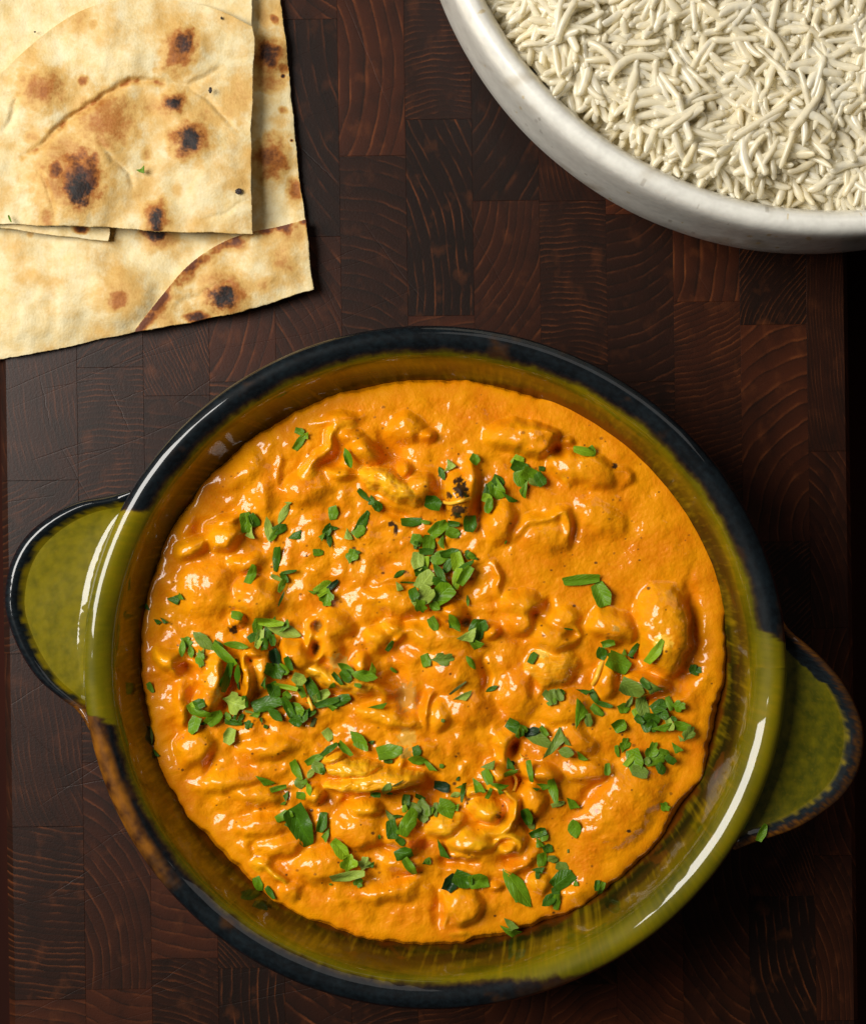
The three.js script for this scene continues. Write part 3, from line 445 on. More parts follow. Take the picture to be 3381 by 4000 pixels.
// ---------------------------------------------------------------- folded flatbreads
const poly = (p) => new THREE.CatmullRomCurve3(p.map(([x, y]) => new THREE.Vector3(x, y, 0)), false, 'centripetal', 0.5);
function polyline(p) { const c = new THREE.CurvePath(); for (let i = 0; i < p.length - 1; i++) c.add(new THREE.LineCurve3(new THREE.Vector3(p[i][0], p[i][1], 0), new THREE.Vector3(p[i + 1][0], p[i + 1][1], 0))); return c; }
// a sheet of bread between four edges (photo pixels), with its own thickness; spots are colour, humps are relief
function breadLayer(o) {
  const NU = o.nu ?? 240, NV = o.nv ?? 200, top = o.top, r = o.seed, c = { n: o.smooth ? poly(o.n) : polyline(o.n), s: polyline(o.s), w: polyline(o.w), e: polyline(o.e) };
  const line = (q, n) => { const out = []; for (let i = 0; i <= n; i++) out.push(q.getPoint(i / n)); return out; };
  const n = line(c.n, 400), s = line(c.s, 400), w = line(c.w, 400), e = line(c.e, 400);
  const get = (a, t) => { const x = t * 400, i = Math.min(399, Math.floor(x)), f = x - i; return [lerp(a[i].x, a[i + 1].x, f), lerp(a[i].y, a[i + 1].y, f)]; };
  const coons = (u, v) => { const N = get(n, u), Q = get(s, u), A = get(w, v), E = get(e, v); return [0, 1].map((k) => (1 - v) * N[k] + v * Q[k] + (1 - u) * A[k] + u * E[k] - ((1 - u) * (1 - v) * (k ? n[0].y : n[0].x) + u * (1 - v) * (k ? n[400].y : n[400].x) + (1 - u) * v * (k ? s[0].y : s[0].x) + u * v * (k ? s[400].y : s[400].x))); };
  const humps = (x, y) => {
    let h = 1.5 * fbm(x / 230 + r, y / 230, 3) + 0.14 * fbm(x / 48, y / 48 + r, 2) - 0.18 * Math.abs(fbm(x / 120 + 9, y / 120 + r, 2));
    for (const [hx, hy, hr, hh] of o.humps ?? []) { const d = Math.hypot(x - hx, y - hy) / hr; if (d < 2.4) h += hh * 2.2 * Math.exp(-(d ** 3) * 0.9); }
    for (const [p, wd, dp] of o.creases ?? []) { const [d, t] = distPath(x + 10 * noise(x / 50, y / 50), y + 10 * noise(x / 50 + 40, y / 50), p); const q = d / wd; h -= dp * Math.exp(-q * q) * Math.sin(Math.PI * clamp(0.06 + t * 0.88)); }
    return h * (o.rough ?? 1);
  };
  const P3 = [], UV = [], IX = [];
  const topAt = (u, v) => { const [x, y] = coons(u, v); return [x, y, top(x, y) + humps(x, y)]; };
  const edge = Math.min(1, 1);
  for (let j = 0; j <= NV; j++) for (let i = 0; i <= NU; i++) {
    const u = i / NU, v = j / NV; let [x, y, h] = topAt(u, v);
    const du = Math.min(o.round?.[3] ? 1 : 1, (1 - u) * (o.lu ?? 900)), dv = (1 - v) * (o.lv ?? 900), dn = v * (o.lv ?? 900);
    const near = Math.min(du, dv, o.roundN ? dn : 1e9); if (near < 26) h -= 1.5 * (o.soft ?? 0.35) * (1 - near / 26) ** 2;
    if (i === NU) x += 2.4 * noise(y / 5, r) + 2.5 * noise(y / 26, r + 4) + 6 * noise(y / 110, r + 5); if (j === NV) y += 2.4 * noise(x / 5, r + 9) + 2.5 * noise(x / 26, r + 7) + 6 * noise(x / 110, r + 6); if (j === 0 && o.roundN) y += 2 * noise(x / 6, r + 2);
    P3.push(...W(x, y, h * MM)); UV.push(u, v);
    if (i < NU && j < NV) { const k = j * (NU + 1) + i; IX.push(k, k + NU + 1, k + 1, k + 1, k + NU + 1, k + NU + 2); }
  }
  const g = geo(P3, IX, UV);
  // cut sides with crumb: a skirt of three rows going down and slightly in, then the underside
  const rim = []; for (let i = 0; i <= NU; i++) rim.push(i); for (let j = 1; j <= NV; j++) rim.push(j * (NU + 1) + NU); for (let i = NU - 1; i >= 0; i--) rim.push(NV * (NU + 1) + i); for (let j = NV - 1; j >= 1; j--) rim.push(j * (NU + 1));
  const SP = [], SC = [], SI = [], m = rim.length, rows = 5;
  for (let q = 0; q < rows; q++) for (let i = 0; i < m; i++) {
    const k = rim[i] * 3, x = P3[k], y = P3[k + 1], z = P3[k + 2], f = q / (rows - 1), pxy = PX(x, z, y), th = (o.thick ?? 3) * MM;
    const jag = (q && q < rows - 1 ? 0.00055 * noise(i / 2.2 + q * 9, q * 5 + r) : 0) + 0.0003 * f;
    const cx = (W((n[200].x + s[200].x) / 2, (n[200].y + s[200].y) / 2, y)), dx = cx[0] - x, dz = cx[2] - z, l = Math.hypot(dx, dz);
    SP.push(x + dx / l * jag, y - th * f + (q && q < rows - 1 ? 0.0002 * noise(i / 1.7, q + r) : 0), z + dz / l * jag);
    const t = clamp(0.5 + noise(i / 3, q * 2 + r)); SC.push(...mix3([0.62, 0.50, 0.27], [0.78, 0.70, 0.47], t));
    if (q < rows - 1) { const a = q * m + i, b = q * m + (i + 1) % m; SI.push(a, b, a + m, b, b + m, a + m); }
  }
  const sg = geo(SP, SI, null, SC);
  const spot = (x, y) => {
    let b = clamp((o.base ?? 0.16) + 0.50 * fbm(x / 170 + r, y / 170, 5)) * (o.tan ?? 1), ch = 0;
    for (const [sx, sy, rx, ry, a, k, soft] of o.spots) {
      const ca = Math.cos(a * Math.PI / 180), sa = Math.sin(a * Math.PI / 180), dx = x - sx, dy = y - sy, d = Math.hypot((dx * ca + dy * sa) / rx, (-dx * sa + dy * ca) / ry) + 0.42 * fbm(x / 42 + sx, y / 42, 5);
      if (d < 2.2) { const t = Math.exp(-((Math.max(0, d) * 0.92) ** (soft ?? 2.6))); b = Math.max(b, t * Math.min(1, k * 1.25)); if (k > 0.6) ch = Math.max(ch, Math.exp(-((Math.max(0, d) * (1.75 - 0.62 * k)) ** 3)) * (k - 0.45) * 1.9); }
    }
    for (const [p, wd, k] of o.browned ?? []) { const [d] = distPath(x, y, p); const t = Math.exp(-((d / wd) ** 1.6)) * k * clamp(0.75 + 0.8 * fbm(x / 60, y / 60, 3)); b = Math.max(b, t); }
    return [clamp(b), clamp(ch)];
  };
  const map = tex(o.tw ?? 1024, o.th ?? 900, (u, v) => {
    const [x, y] = coons(u, v), [b, ch] = spot(x, y), f = fbm(x / 13, y / 13 + r, 3), g2 = fbm(x / 70 + 20, y / 70 + r, 3);
    let q = mix3([0.72, 0.61, 0.36], [0.65, 0.475, 0.205], clamp(0.4 + 0.8 * g2 + 0.35 * f));
    q = mix3(q, [0.76, 0.68, 0.46], clamp(0.9 * fbm(x / 90 - 7, y / 90 + r, 4) - 0.1)); q = mix3(q, [0.60, 0.37, 0.115], sstep(0.10, 0.46, b + 0.05 * f)); q = mix3(q, [0.36, 0.125, 0.022], sstep(0.40, 0.74, b + 0.07 * f)); q = mix3(q, [0.12, 0.034, 0.012], sstep(0.66, 1.0, b + 0.10 * f));
    q = mix3(q, [0.012, 0.008, 0.007], sstep(0.26, 1.05, ch + 0.35 * f * ch));
    if (noise(x / 2.6, y / 2.6 + r) > 0.5 && noise(x / 31, y / 31 - r) > 0.12) q = mix3(q, [0.12, 0.05, 0.02], 0.7);
    return q;
  }, true);
  const bump = tex(o.bw ?? 768, o.bh ?? 640, (u, v) => { const [x, y] = coons(u, v); return 0.5 + 0.34 * fbm(x / 9, y / 9, 3) + 0.25 * fbm(x / 40 + 7, y / 40, 3); }, false);
  const mt = new THREE.MeshPhysicalMaterial({ map, roughness: 0.60, bumpMap: bump, bumpScale: 0.00014, specularIntensity: 0.5 });
  const face = part(o.name, g, mt, o.parent);
  part('cut_edge', sg, crumbMat, face);
  if (o.label) face.userData.label = o.label;
  return topAt;
}
const crumbMat = new THREE.MeshPhysicalMaterial({ vertexColors: true, roughness: 0.85, specularIntensity: 0.3 });
const K1 = 1 / 1.357;
const sp = (list) => list.map(([x, y, rx, ry, a, k, s]) => [x * K1, y * K1, rx * K1, ry * K1, a, k, s]);
const hp = (list) => list.map(([x, y, r, h]) => [x * K1, y * K1, r * K1, h]);
const pt = (list) => list.map(([x, y]) => [x * K1, y * K1]);
const naanTop = {};
{
  const low = thing('folded_naan', 'larger folded naan lying on the board beneath the other, with a browned corner flap', 'flatbread');
  const sLow = [[-160, 1432], [0, 1404], [200, 1368], [537, 1294], [760, 1252], [939, 1217], [1218, 1132]];
  breadLayer({ name: 'lower_fold', parent: low, seed: 3, smooth: false, n: [[-160, -160], [1085, -160]], s: sLow, w: [[-160, -160], [-160, 1432]], e: [[1085, -160], [1094, 0], [1115, 160], [1142, 420], [1160, 633], [1192, 857], [1218, 1132]],
    top: (x, y) => 4.6 - 1.8 * sstep(1230, 1420, y + x * 0.12) - 0.9 * sstep(1040, 1190, x) + 0.4, thick: 4, lu: 1300, lv: 1500, soft: 0.9, tw: 1100, th: 1300,
    spots: sp([[1425, 290, 80, 92, 0, 0.85], [1440, 840, 110, 130, 0, 0.66], [1500, 405, 16, 16, 0, 0.95], [1450, 100, 34, 26, 40, 0.66], [1500, 582, 26, 22, 0, 0.5], [1562, 1010, 44, 84, 0, 0.66], [1545, 744, 10, 10, 0, 0.95], [1420, 430, 110, 60, 0, 0.52], [1420, 300, 120, 130, 0, 0.56], [1480, 640, 60, 50, 0, 0.3], [1400, 80, 50, 90, 0, 0.4], [1500, 360, 40, 40, 0, 0.6],
      [830, 1235, 78, 52, 0, 0.95], [630, 1590, 80, 70, 0, 0.60], [640, 1560, 160, 140, 0, 0.40], [430, 1218, 30, 22, 0, 0.8], [160, 1240, 22, 26, 0, 0.4], [440, 1460, 70, 40, 0, 0.16], [850, 1270, 120, 70, 0, 0.5], [280, 1700, 60, 50, 0, 0.12]]),
    humps: hp([[650, 1590, 150, 2.1], [1430, 300, 100, 0.8], [200, 1600, 260, 0.8], [420, 1420, 160, 0.5], [1440, 840, 120, 0.7]]), creases: [[pt([[0, 1330], [300, 1360], [650, 1350]]), 40, 0.5]] });
  const arc = [[530, 1286], [590, 1208], [652, 1131], [716, 1056], [786, 997], [880, 942], [977, 908], [1090, 885], [1194, 857]];
  breadLayer({ name: 'corner_flap', parent: low, seed: 8, smooth: true, n: arc, s: [[528, 1296], [760, 1256], [939, 1219], [1224, 1130]], w: [[530, 1286], [528, 1296]], e: [[1194, 857], [1204, 960], [1224, 1130]], roundN: true,
    top: (x, y) => 7.6 - 1.0 * sstep(1180, 1290, y) - 0.8 * sstep(1180, 1060, y) * 0 , thick: 2.4, lu: 700, lv: 300, soft: 1.1, nu: 260, nv: 110, tw: 1024, th: 420, bw: 700, bh: 300, tan: 1.3,
    spots: sp([[1185, 1570, 92, 80, 10, 0.97], [1050, 1680, 70, 40, 0, 0.82], [1400, 1490, 80, 50, 0, 0.26], [990, 1640, 50, 60, 0, 0.36], [1330, 1580, 60, 40, 0, 0.22], [1150, 1480, 150, 80, 0, 0.46], [1190, 1570, 150, 120, 0, 0.62], [1560, 1220, 60, 40, 0, 0.4]]),
    browned: [[arc, 58, 1.15], [arc, 120, 0.5]], humps: hp([[1185, 1570, 110, 1.1], [1420, 1430, 150, 0.5]]), creases: [[pt([[900, 1640], [1040, 1570], [1200, 1490], [1300, 1560]]), 14, 0.5]] });

  const up = thing('folded_naan', 'smaller folded naan on top of the pair with black blistered char spots', 'flatbread');
  breadLayer({ name: 'lower_fold', parent: up, seed: 14, smooth: false, n: [[-160, -160], [984, -160]], s: [[-160, 780], [984, 780]], w: [[-160, -160], [-160, 780]], e: [[984, -160], [983, 60], [980, 400], [976, 780]], top: () => 8.8, thick: 4, lu: 1150, lv: 900, tw: 700, th: 600, tan: 0.5, spots: [[300, 60, 120, 70, 0, 0.10], [60, 180, 60, 60, 0, 0.12]], rough: 0.8 });
  breadLayer({ name: 'middle_fold', parent: up, seed: 18, smooth: false, n: [[-160, 800], [200, 800], [420, 840]], s: [[-160, 862], [0, 889], [230, 921], [424, 941]], w: [[-160, 800], [-160, 862]], e: [[420, 840], [431, 915], [424, 941]], top: (x, y) => 8.6 - 1.0 * sstep(200, 430, x), thick: 2.6, lu: 600, lv: 120, nu: 160, nv: 40, tw: 512, th: 128, bw: 400, bh: 100, spots: sp([[430, 1215, 40, 26, 0, 0.85]]), tan: 0.6, soft: 0.2 });
  const arcTop = [[-160, 356], [0, 287], [70, 224], [147, 155], [222, 98], [302, 50], [370, 22], [442, 5], [553, -4], [650, 0], [737, 8], [820, 28], [884, 52], [985, 104]];
  const fold = pt([[120, 830], [230, 770], [300, 690], [390, 610], [480, 555], [590, 490], [690, 430], [780, 430], [860, 440]]), fold2 = pt([[860, 440], [1000, 450], [1090, 410], [1180, 340]]), fold3 = pt([[980, 460], [1100, 520], [1180, 610], [1260, 700]]), fold4 = pt([[520, 740], [600, 850], [690, 920], [700, 1000]]), fold5 = pt([[200, 880], [260, 1010], [300, 1180]]);
  naanTop.at = breadLayer({ name: 'upper_fold', base: 0.21, parent: up, seed: 21, smooth: true, n: arcTop, s: [[-160, 873], [0, 875], [200, 880], [420, 886], [620, 903], [820, 908], [986, 913]], w: [[-160, 356], [-160, 873]], e: [[985, 104], [995, 150], [986, 330], [981, 520], [980, 700], [985, 913]], roundN: true,
    top: (x, y) => 11.6 + 0.4 * sstep(300, 700, x), thick: 2.8, lu: 1150, lv: 900, soft: 0.5, nu: 330, nv: 270, tw: 1400, th: 1200, bw: 1024, bh: 860,
    spots: sp([[975, 225, 62, 84, 18, 0.86], [950, 260, 105, 160, 15, 0.64], [940, 390, 80, 60, 0, 0.26], [240, 490, 60, 70, 0, 0.60], [230, 470, 160, 130, 0, 0.54], [440, 430, 32, 36, 0, 0.60], [430, 430, 55, 60, 0, 0.28], [492, 125, 30, 36, 0, 0.40], [922, 545, 56, 54, -20, 0.96], [922, 545, 90, 86, 0, 0.6], [1005, 738, 84, 88, 0, 1.0], [1005, 738, 128, 126, 0, 0.64], [420, 1000, 84, 124, 0, 1.0], [430, 940, 140, 180, 0, 0.78], [380, 950, 240, 230, 0, 0.52], [296, 900, 54, 60, 0, 0.72], [782, 818, 38, 44, 0, 0.46], [938, 1012, 34, 50, 0, 0.34], [828, 1162, 48, 84, 0, 0.98], [830, 1150, 84, 116, 0, 0.62],
      [178, 728, 64, 44, 0, 0.44], [250, 1160, 60, 80, 0, 0.50], [570, 640, 200, 190, 0, 0.54], [330, 800, 160, 150, 0, 0.46], [640, 830, 70, 60, 0, 0.34], [1260, 520, 110, 170, 20, 0.40], [1190, 900, 130, 170, 0, 0.22], [1240, 740, 60, 80, 0, 0.26], [1080, 800, 100, 60, 0, 0.24], [1180, 1200, 26, 26, 0, 0.26], [800, 1060, 20, 22, 0, 0.26], [1010, 480, 120, 60, 0, 0.28], [560, 950, 80, 60, 0, 0.22]]),
    browned: [[fold, 24, 0.72], [fold, 70, 0.34], [fold3, 14, 0.34], [fold4, 12, 0.4], [fold5, 10, 0.38], [arcTop, 24, 0.14]],
    humps: hp([[410, 990, 210, 1.6], [240, 480, 140, 1.1], [975, 240, 130, 1.0], [1005, 735, 110, 0.9], [922, 545, 70, 0.7], [560, 660, 170, 0.9], [828, 1150, 90, 0.7], [1180, 900, 200, 0.6], [560, 330, 220, 0.8], [700, 150, 200, 0.4]]),
    creases: [[fold, 15, 1.9], [fold2, 13, 0.7], [fold3, 10, 0.7], [fold4, 11, 0.8], [fold5, 9, 0.7], [pt([[20, 480], [90, 520], [60, 640], [10, 700]]), 14, 0.8], [pt([[1060, 1170], [1200, 1130], [1300, 1060]]), 10, 0.35]] });
  // crumbs of char
  for (const [x, y, w, l, lab] of [[1115, 478, 9, 16, 'burnt black crumb on the upper naan above the charred blisters'], [1265, 1014, 17, 15, 'ragged burnt crumb near the lower corner of the upper naan'], [1174, 96, 5, 8, 'tiny burnt crumb near the curved fold of the upper naan'], [186, 169, 6, 4, 'tiny burnt speck on the pale inner layer of the upper naan']]) {
    const g = new THREE.IcosahedronGeometry(1, 2), p = g.attributes.position, rr = rng(x); for (let i = 0; i < p.count; i++) { const k = 1 + 0.6 * noise(p.getX(i) * 2.1 + x, p.getY(i) * 2.3 + p.getZ(i) * 2); p.setXYZ(i, p.getX(i) * w * k, p.getY(i) * 5 * k, p.getZ(i) * l * k); }
    g.computeVertexNormals(); g.scale(S * 0.72, S * 0.72, S * 0.72); const h = 0.0126 + (y < 120 ? -0.0002 : 0.0002) - (x < 300 ? 0.0034 : 0), m = shade(new THREE.Mesh(g, new THREE.MeshPhysicalMaterial({ color: new THREE.Color().setRGB(0.02, 0.010, 0.007), roughness: 0.6 })));
    m.name = numbered('burnt_crumb'); m.position.set(...W(x * K1, y * K1, h)); tag(m, lab, 'crumb'); scene.add(m);
  }
}

// ---------------------------------------------------------------- the bowl of rice
const RB = { x: 0.1150, z: -0.1990, r: 0.1203, h: 0.074 };
{
  const bowl = thing('rice_bowl', 'large speckled off-white stoneware bowl heaped with white rice', 'bowl');
  const prof = [[0, 0.010], [0.06, 0.011], [0.09, 0.016], [0.103, 0.028], [0.1085, 0.045], [0.1112, 0.060], [0.1128, 0.069], [0.1148, 0.0731], [0.1168, 0.0742], [0.1186, 0.0736], [0.1199, 0.0712], [0.1205, 0.066], [0.1207, 0.052], [0.1206, 0.036], [0.1185, 0.024], [0.110, 0.012], [0.09, 0.004], [0.062, 0.0035], [0.060, 0.001], [0, 0.001]];
  const pr = new THREE.CatmullRomCurve3(prof.map(([r, y]) => new THREE.Vector3(r, y, 0)), false, 'centripetal').getSpacedPoints(130), NA = 560, pos = [], uv = [], idx = [];
  for (let i = 0; i <= 130; i++) for (let j = 0; j <= NA; j++) {
    const a = j / NA * Math.PI * 2, w = 1 + 0.004 * Math.sin(a * 2 + 1) + 0.0016 * noise(Math.cos(a) * 4, Math.sin(a) * 4 + pr[i].y * 60), k = i * (NA + 1) + j;
    pos.push(RB.x + Math.cos(a) * pr[i].x * w, pr[i].y + (pr[i].y > 0.05 ? 0.0006 * noise(Math.cos(a) * 3, Math.sin(a) * 3) : 0), RB.z + Math.sin(a) * pr[i].x * w); uv.push(j / NA, i / 130);
    if (i < 130 && j < NA) idx.push(k, k + 1, k + NA + 2, k, k + NA + 2, k + NA + 1);
  }
  const r = rng(5), dots = []; for (let i = 0; i < 900; i++) dots.push([r(), 0.3 + r() * 0.45, 0.0004 + r() * r() * 0.0012, r()]);
  const TW = 2048, TH = 512, fleck = new Float32Array(TW * TH), hue = new Float32Array(TW * TH);
  for (const [u, v, q, hh] of dots) { const rx = q * TW * 0.9, ry = q * TH * 5, x0 = Math.floor(u * TW), y0 = Math.floor(v * TH); for (let y = -Math.ceil(ry); y <= ry; y++) for (let x = -Math.ceil(rx); x <= rx; x++) if ((x / rx) ** 2 + (y / ry) ** 2 < 1) { const k = ((y0 + y + TH) % TH) * TW + (x0 + x + TW) % TW; fleck[k] = 0.35 + 0.5 * hh; hue[k] = hh; } }
  const map = tex(TW, TH, (u, v, x, y) => {
    const a = u * Math.PI * 2, ca = Math.cos(a), sa = Math.sin(a), f = fbm(a * 20, v * 60, 4), f2 = fbm(a * 70, v * 210, 3);
    let c = mix3([0.84, 0.82, 0.745], [0.62, 0.60, 0.54], clamp(0.25 + 0.4 * f + 0.35 * f2));
    c = mix3(c, [0.40, 0.32, 0.20], clamp(1.3 * fbm(ca * 9 + 3, sa * 9 + v * 12, 3) - 0.42));
    const k = y * TW + x; if (fleck[k]) c = mix3(c, hue[k] > 0.6 ? [0.55, 0.36, 0.05] : [0.25, 0.21, 0.15], fleck[k] * 0.75);
    return c;
  }, true);
  const relief = tex(1024, 256, (u, v) => { const a = u * Math.PI * 2; return 0.5 + 0.4 * fbm(a * 36, v * 110, 3); }, false);
  part('bowl_body', geo(pos, idx, uv), new THREE.MeshPhysicalMaterial({ map, roughness: 0.32, clearcoat: 0.55, clearcoatRoughness: 0.18, bumpMap: relief, bumpScale: 0.00012 }), bowl);
}
{
  const rice = thing('cooked_rice', 'heap of long cooked white rice grains filling the stoneware bowl', 'rice');
  const r = rng(1234), grains = [];
  const heap = (x, z) => { const dx = x - RB.x, dz = z - RB.z, d = Math.hypot(dx, dz) / 0.112; return 0.0690 + 0.0085 * (1 - d ** 2.2) - 0.004 * sstep(0.93, 1.0, d) + 0.0062 * fbm(x * 42, z * 42, 3) + 0.0012 * fbm(x * 130, z * 130, 2); };
  const gv = []; const mats = [[0.99, 0.93, 0.745], [0.988, 0.912, 0.69], [0.992, 0.945, 0.79]].map((c) => new THREE.MeshPhysicalMaterial({ color: new THREE.Color().setRGB(...c), roughness: 0.28, transmission: 0.46, thickness: 0, specularIntensity: 1 }));
  for (let v = 0; v < 14; v++) {
    const L = 0.0098 + r() * 0.0050, bend = (r() - 0.45) * 0.0052, bend2 = (r() - 0.5) * 0.0014, R0 = 0.00088 + r() * 0.00020, flat = 0.72 + r() * 0.15, NL = 11, NR = 8, p = [], ix = [];
    for (let i = 0; i <= NL; i++) { const t = Math.sin((i / NL - 0.5) * Math.PI), e = Math.pow(Math.max(0, 1 - Math.abs(t) ** (i < NL / 2 ? 14 : 9)), 0.5), rad = R0 * e * (1 + 0.10 * Math.sin(i * 1.9 + v * 3)) + 0.00002;
      for (let j = 0; j < NR; j++) { const a = j / NR * Math.PI * 2, k = 1 + 0.10 * noise(i * 0.7 + v * 5, j * 0.9); p.push(t * L / 2, Math.sin(a) * rad * flat * k + bend2 * t * t * t, Math.cos(a) * rad * k + bend * (t * t - 0.4)); if (i < NL) { const q = i * NR + j, s = i * NR + (j + 1) % NR; ix.push(q, q + NR, s, s, q + NR, s + NR); } } }
    const g = geo(p, ix); const n = g.attributes.normal, q = g.attributes.position; let out = 0; for (let i = 0; i < n.count; i++) out += n.getY(i) * q.getY(i) + n.getZ(i) * (q.getZ(i) - 0); if (out < 0) { const arr = g.index.array; for (let i = 0; i < arr.length; i += 3) { const w = arr[i]; arr[i] = arr[i + 1]; arr[i + 1] = w; } g.computeVertexNormals(); }
    gv.push(g);
  }
  // a bed under the grains
  { const p = [], ix = [], N = 120; for (let i = 0; i <= 60; i++) for (let j = 0; j <= N; j++) { const a = j / N * Math.PI * 2, d = i / 60 * 0.1115, x = RB.x + Math.cos(a) * d, z = RB.z + Math.sin(a) * d; p.push(x, Math.min(heap(x, z) - 0.0022, 0.0765), z); if (i < 60 && j < N) { const k = i * (N + 1) + j; ix.push(k, k + 1, k + N + 2, k, k + N + 2, k + N + 1); } }
    const bed = part('rice_bed', geo(p, ix), mats[1], rice); bed.userData.kind = 'stuff'; }
  const q = new THREE.Quaternion(), e = new THREE.Euler(), one = new THREE.Vector3(1, 1, 1);
  const total = 9800;
  for (let i = 0; i < total; i++) {
    const a = r() * Math.PI * 2, d = Math.sqrt(r()) * 0.1105, x = RB.x + Math.cos(a) * d, z = RB.z + Math.sin(a) * d, layer = r();
    const dir = r() < 0.6 ? 0.9 * fbm(x * 60 + 5, z * 60, 2) * 4 + (r() - 0.5) * 1.3 : r() * Math.PI * 2;
    e.set((r() - 0.5) * 3, dir, (r() - 0.5) * (r() < 0.10 ? 1.3 : 0.36), 'YZX'); q.setFromEuler(e);
    const inset = sstep(0.1075, 0.1000, d), y = heap(x, z) - 0.0042 + layer * 0.0052 * (0.35 + 0.65 * inset);
    const sc = 1.12 + r() * 0.26; grains.push({ m: new THREE.Matrix4().compose(new THREE.Vector3(x, y, z), q, one.clone().multiplyScalar(sc)), y, layer, x, z, v: Math.floor(r() * gv.length), t: r() });
  }
  const inView = (g) => { const [px, py] = PX(g.x, g.z, g.y); return px < 3330 && px > 1700 && py > 40 && py < 900; };
  const best = grains.filter(inView).sort((a, b) => b.layer - a.layer).slice(0, 300), set = new Set(best);
  for (const g of best) { const m = part('rice_grain', gv[g.v], mats[g.t < 0.6 ? 0 : g.t < 0.75 ? 1 : 2], rice); m.applyMatrix4(g.m); }
  const rest = gv.map(() => []); for (const g of grains) if (!set.has(g)) rest[g.v].push(g);
  const c = new THREE.Color(), holder = new THREE.MeshPhysicalMaterial({ color: 0xffffff, roughness: 0.28, transmission: 0.46, thickness: 0, specularIntensity: 1 });
  const heapGroup = new THREE.Group(); heapGroup.name = 'rice_mass'; heapGroup.userData.kind = 'stuff'; rice.add(heapGroup);
  rest.forEach((list, v) => { const im = shade(new THREE.InstancedMesh(gv[v], holder, list.length)); im.name = numbered('rice_grain_mass'); im.userData.kind = 'stuff'; list.forEach((g, i) => { im.setMatrixAt(i, g.m); const m = g.t < 0.6 ? 0 : g.t < 0.75 ? 1 : 2; im.setColorAt(i, c.copy(mats[m].color)); }); heapGroup.add(im); });
}

// ---------------------------------------------------------------- chopped cilantro
const veins = tex(256, 256, (u, v) => {
  const y = v - 0.5, mid = Math.exp(-((y / 0.016) ** 2)), s = (u * 5.5 - Math.abs(y) * 5.5 * 0.8), f = s - Math.floor(s), side = Math.exp(-(((f - 0.5) / 0.07) ** 2)) * 0.6, m = 0.90 + 0.20 * fbm(u * 9, v * 9, 3);
  return mix3([0.78 * m, 0.78 * m, 0.74 * m], [1, 1, 1], clamp(mid * 0.9 + side * 0.5));
}, false);
const veinBump = tex(256, 256, (u, v) => { const y = v - 0.5, mid = Math.exp(-((y / 0.02) ** 2)), s = (u * 5.5 - Math.abs(y) * 5.5 * 0.8), f = s - Math.floor(s); return 0.6 + 0.14 * fbm(u * 16, v * 16, 2) - 0.4 * mid - 0.3 * Math.exp(-(((f - 0.5) / 0.09) ** 2)); }, false);
const tone = {};
for (const [k, c, ro] of [['B', [0.29, 0.47, 0.012], 0.42], ['M', [0.155, 0.31, 0.008], 0.38], ['D', [0.064, 0.170, 0.006], 0.34], ['P', [0.37, 0.50, 0.07], 0.45], ['G', [0.19, 0.29, 0.035], 0.40], ['K', [0.014, 0.046, 0.010], 0.30], ['Y', [0.13, 0.16, 0.03], 0.5]])
  tone[k] = new THREE.MeshPhysicalMaterial({ color: new THREE.Color().setRGB(...c), map: veins, bumpMap: veinBump, bumpScale: 0.00018, roughness: ro, specularIntensity: 0.45, side: THREE.DoubleSide });
const OUT = {
  q: (r) => [[-0.5, -0.28 - 0.2 * r()], [0.05 + 0.2 * r(), -0.5], [0.5, -0.30 + 0.2 * r()], [0.42 + 0.08 * r(), 0.25 + 0.25 * r()], [-0.1 + 0.3 * r(), 0.5], [-0.46, 0.3 + 0.15 * r()]],
  t: (r) => [[-0.5, -0.35 + 0.3 * r()], [0.0, -0.3 * r() - 0.2], [0.5, -0.5 + 0.3 * r()], [0.3 + 0.1 * r(), 0.1], [0.05 + 0.2 * r(), 0.5], [-0.2, 0.15]],
  s: (r) => [[-0.5, -0.3 - 0.2 * r()], [0, -0.5], [0.5, -0.4 + 0.2 * r()], [0.46, 0.1 + 0.3 * r()], [0, 0.5], [-0.45, 0.35]],
  b: () => [[-0.5, 0.05], [-0.32, -0.28], [-0.08, -0.48], [0.18, -0.40], [0.38, -0.2], [0.5, 0], [0.36, 0.26], [0.10, 0.5], [-0.2, 0.42], [-0.4, 0.22]],
  l: () => [[-0.5, 0], [-0.28, -0.2], [-0.18, -0.46], [0.04, -0.5], [0.12, -0.28], [0.24, -0.40], [0.40, -0.34], [0.40, -0.10], [0.5, 0.02], [0.40, 0.16], [0.24, 0.2], [0.24, 0.42], [0.02, 0.5], [-0.14, 0.36], [-0.22, 0.16]],
};
const sm = (x, z, rad) => { let m = -1, s = 0, n = 0; for (let i = -2; i <= 2; i++) for (let j = -2; j <= 2; j++) { const h = fieldH(x + i * rad / 2, z + j * rad / 2); s += h; n++; m = Math.max(m, h); } return [s / n, m]; };
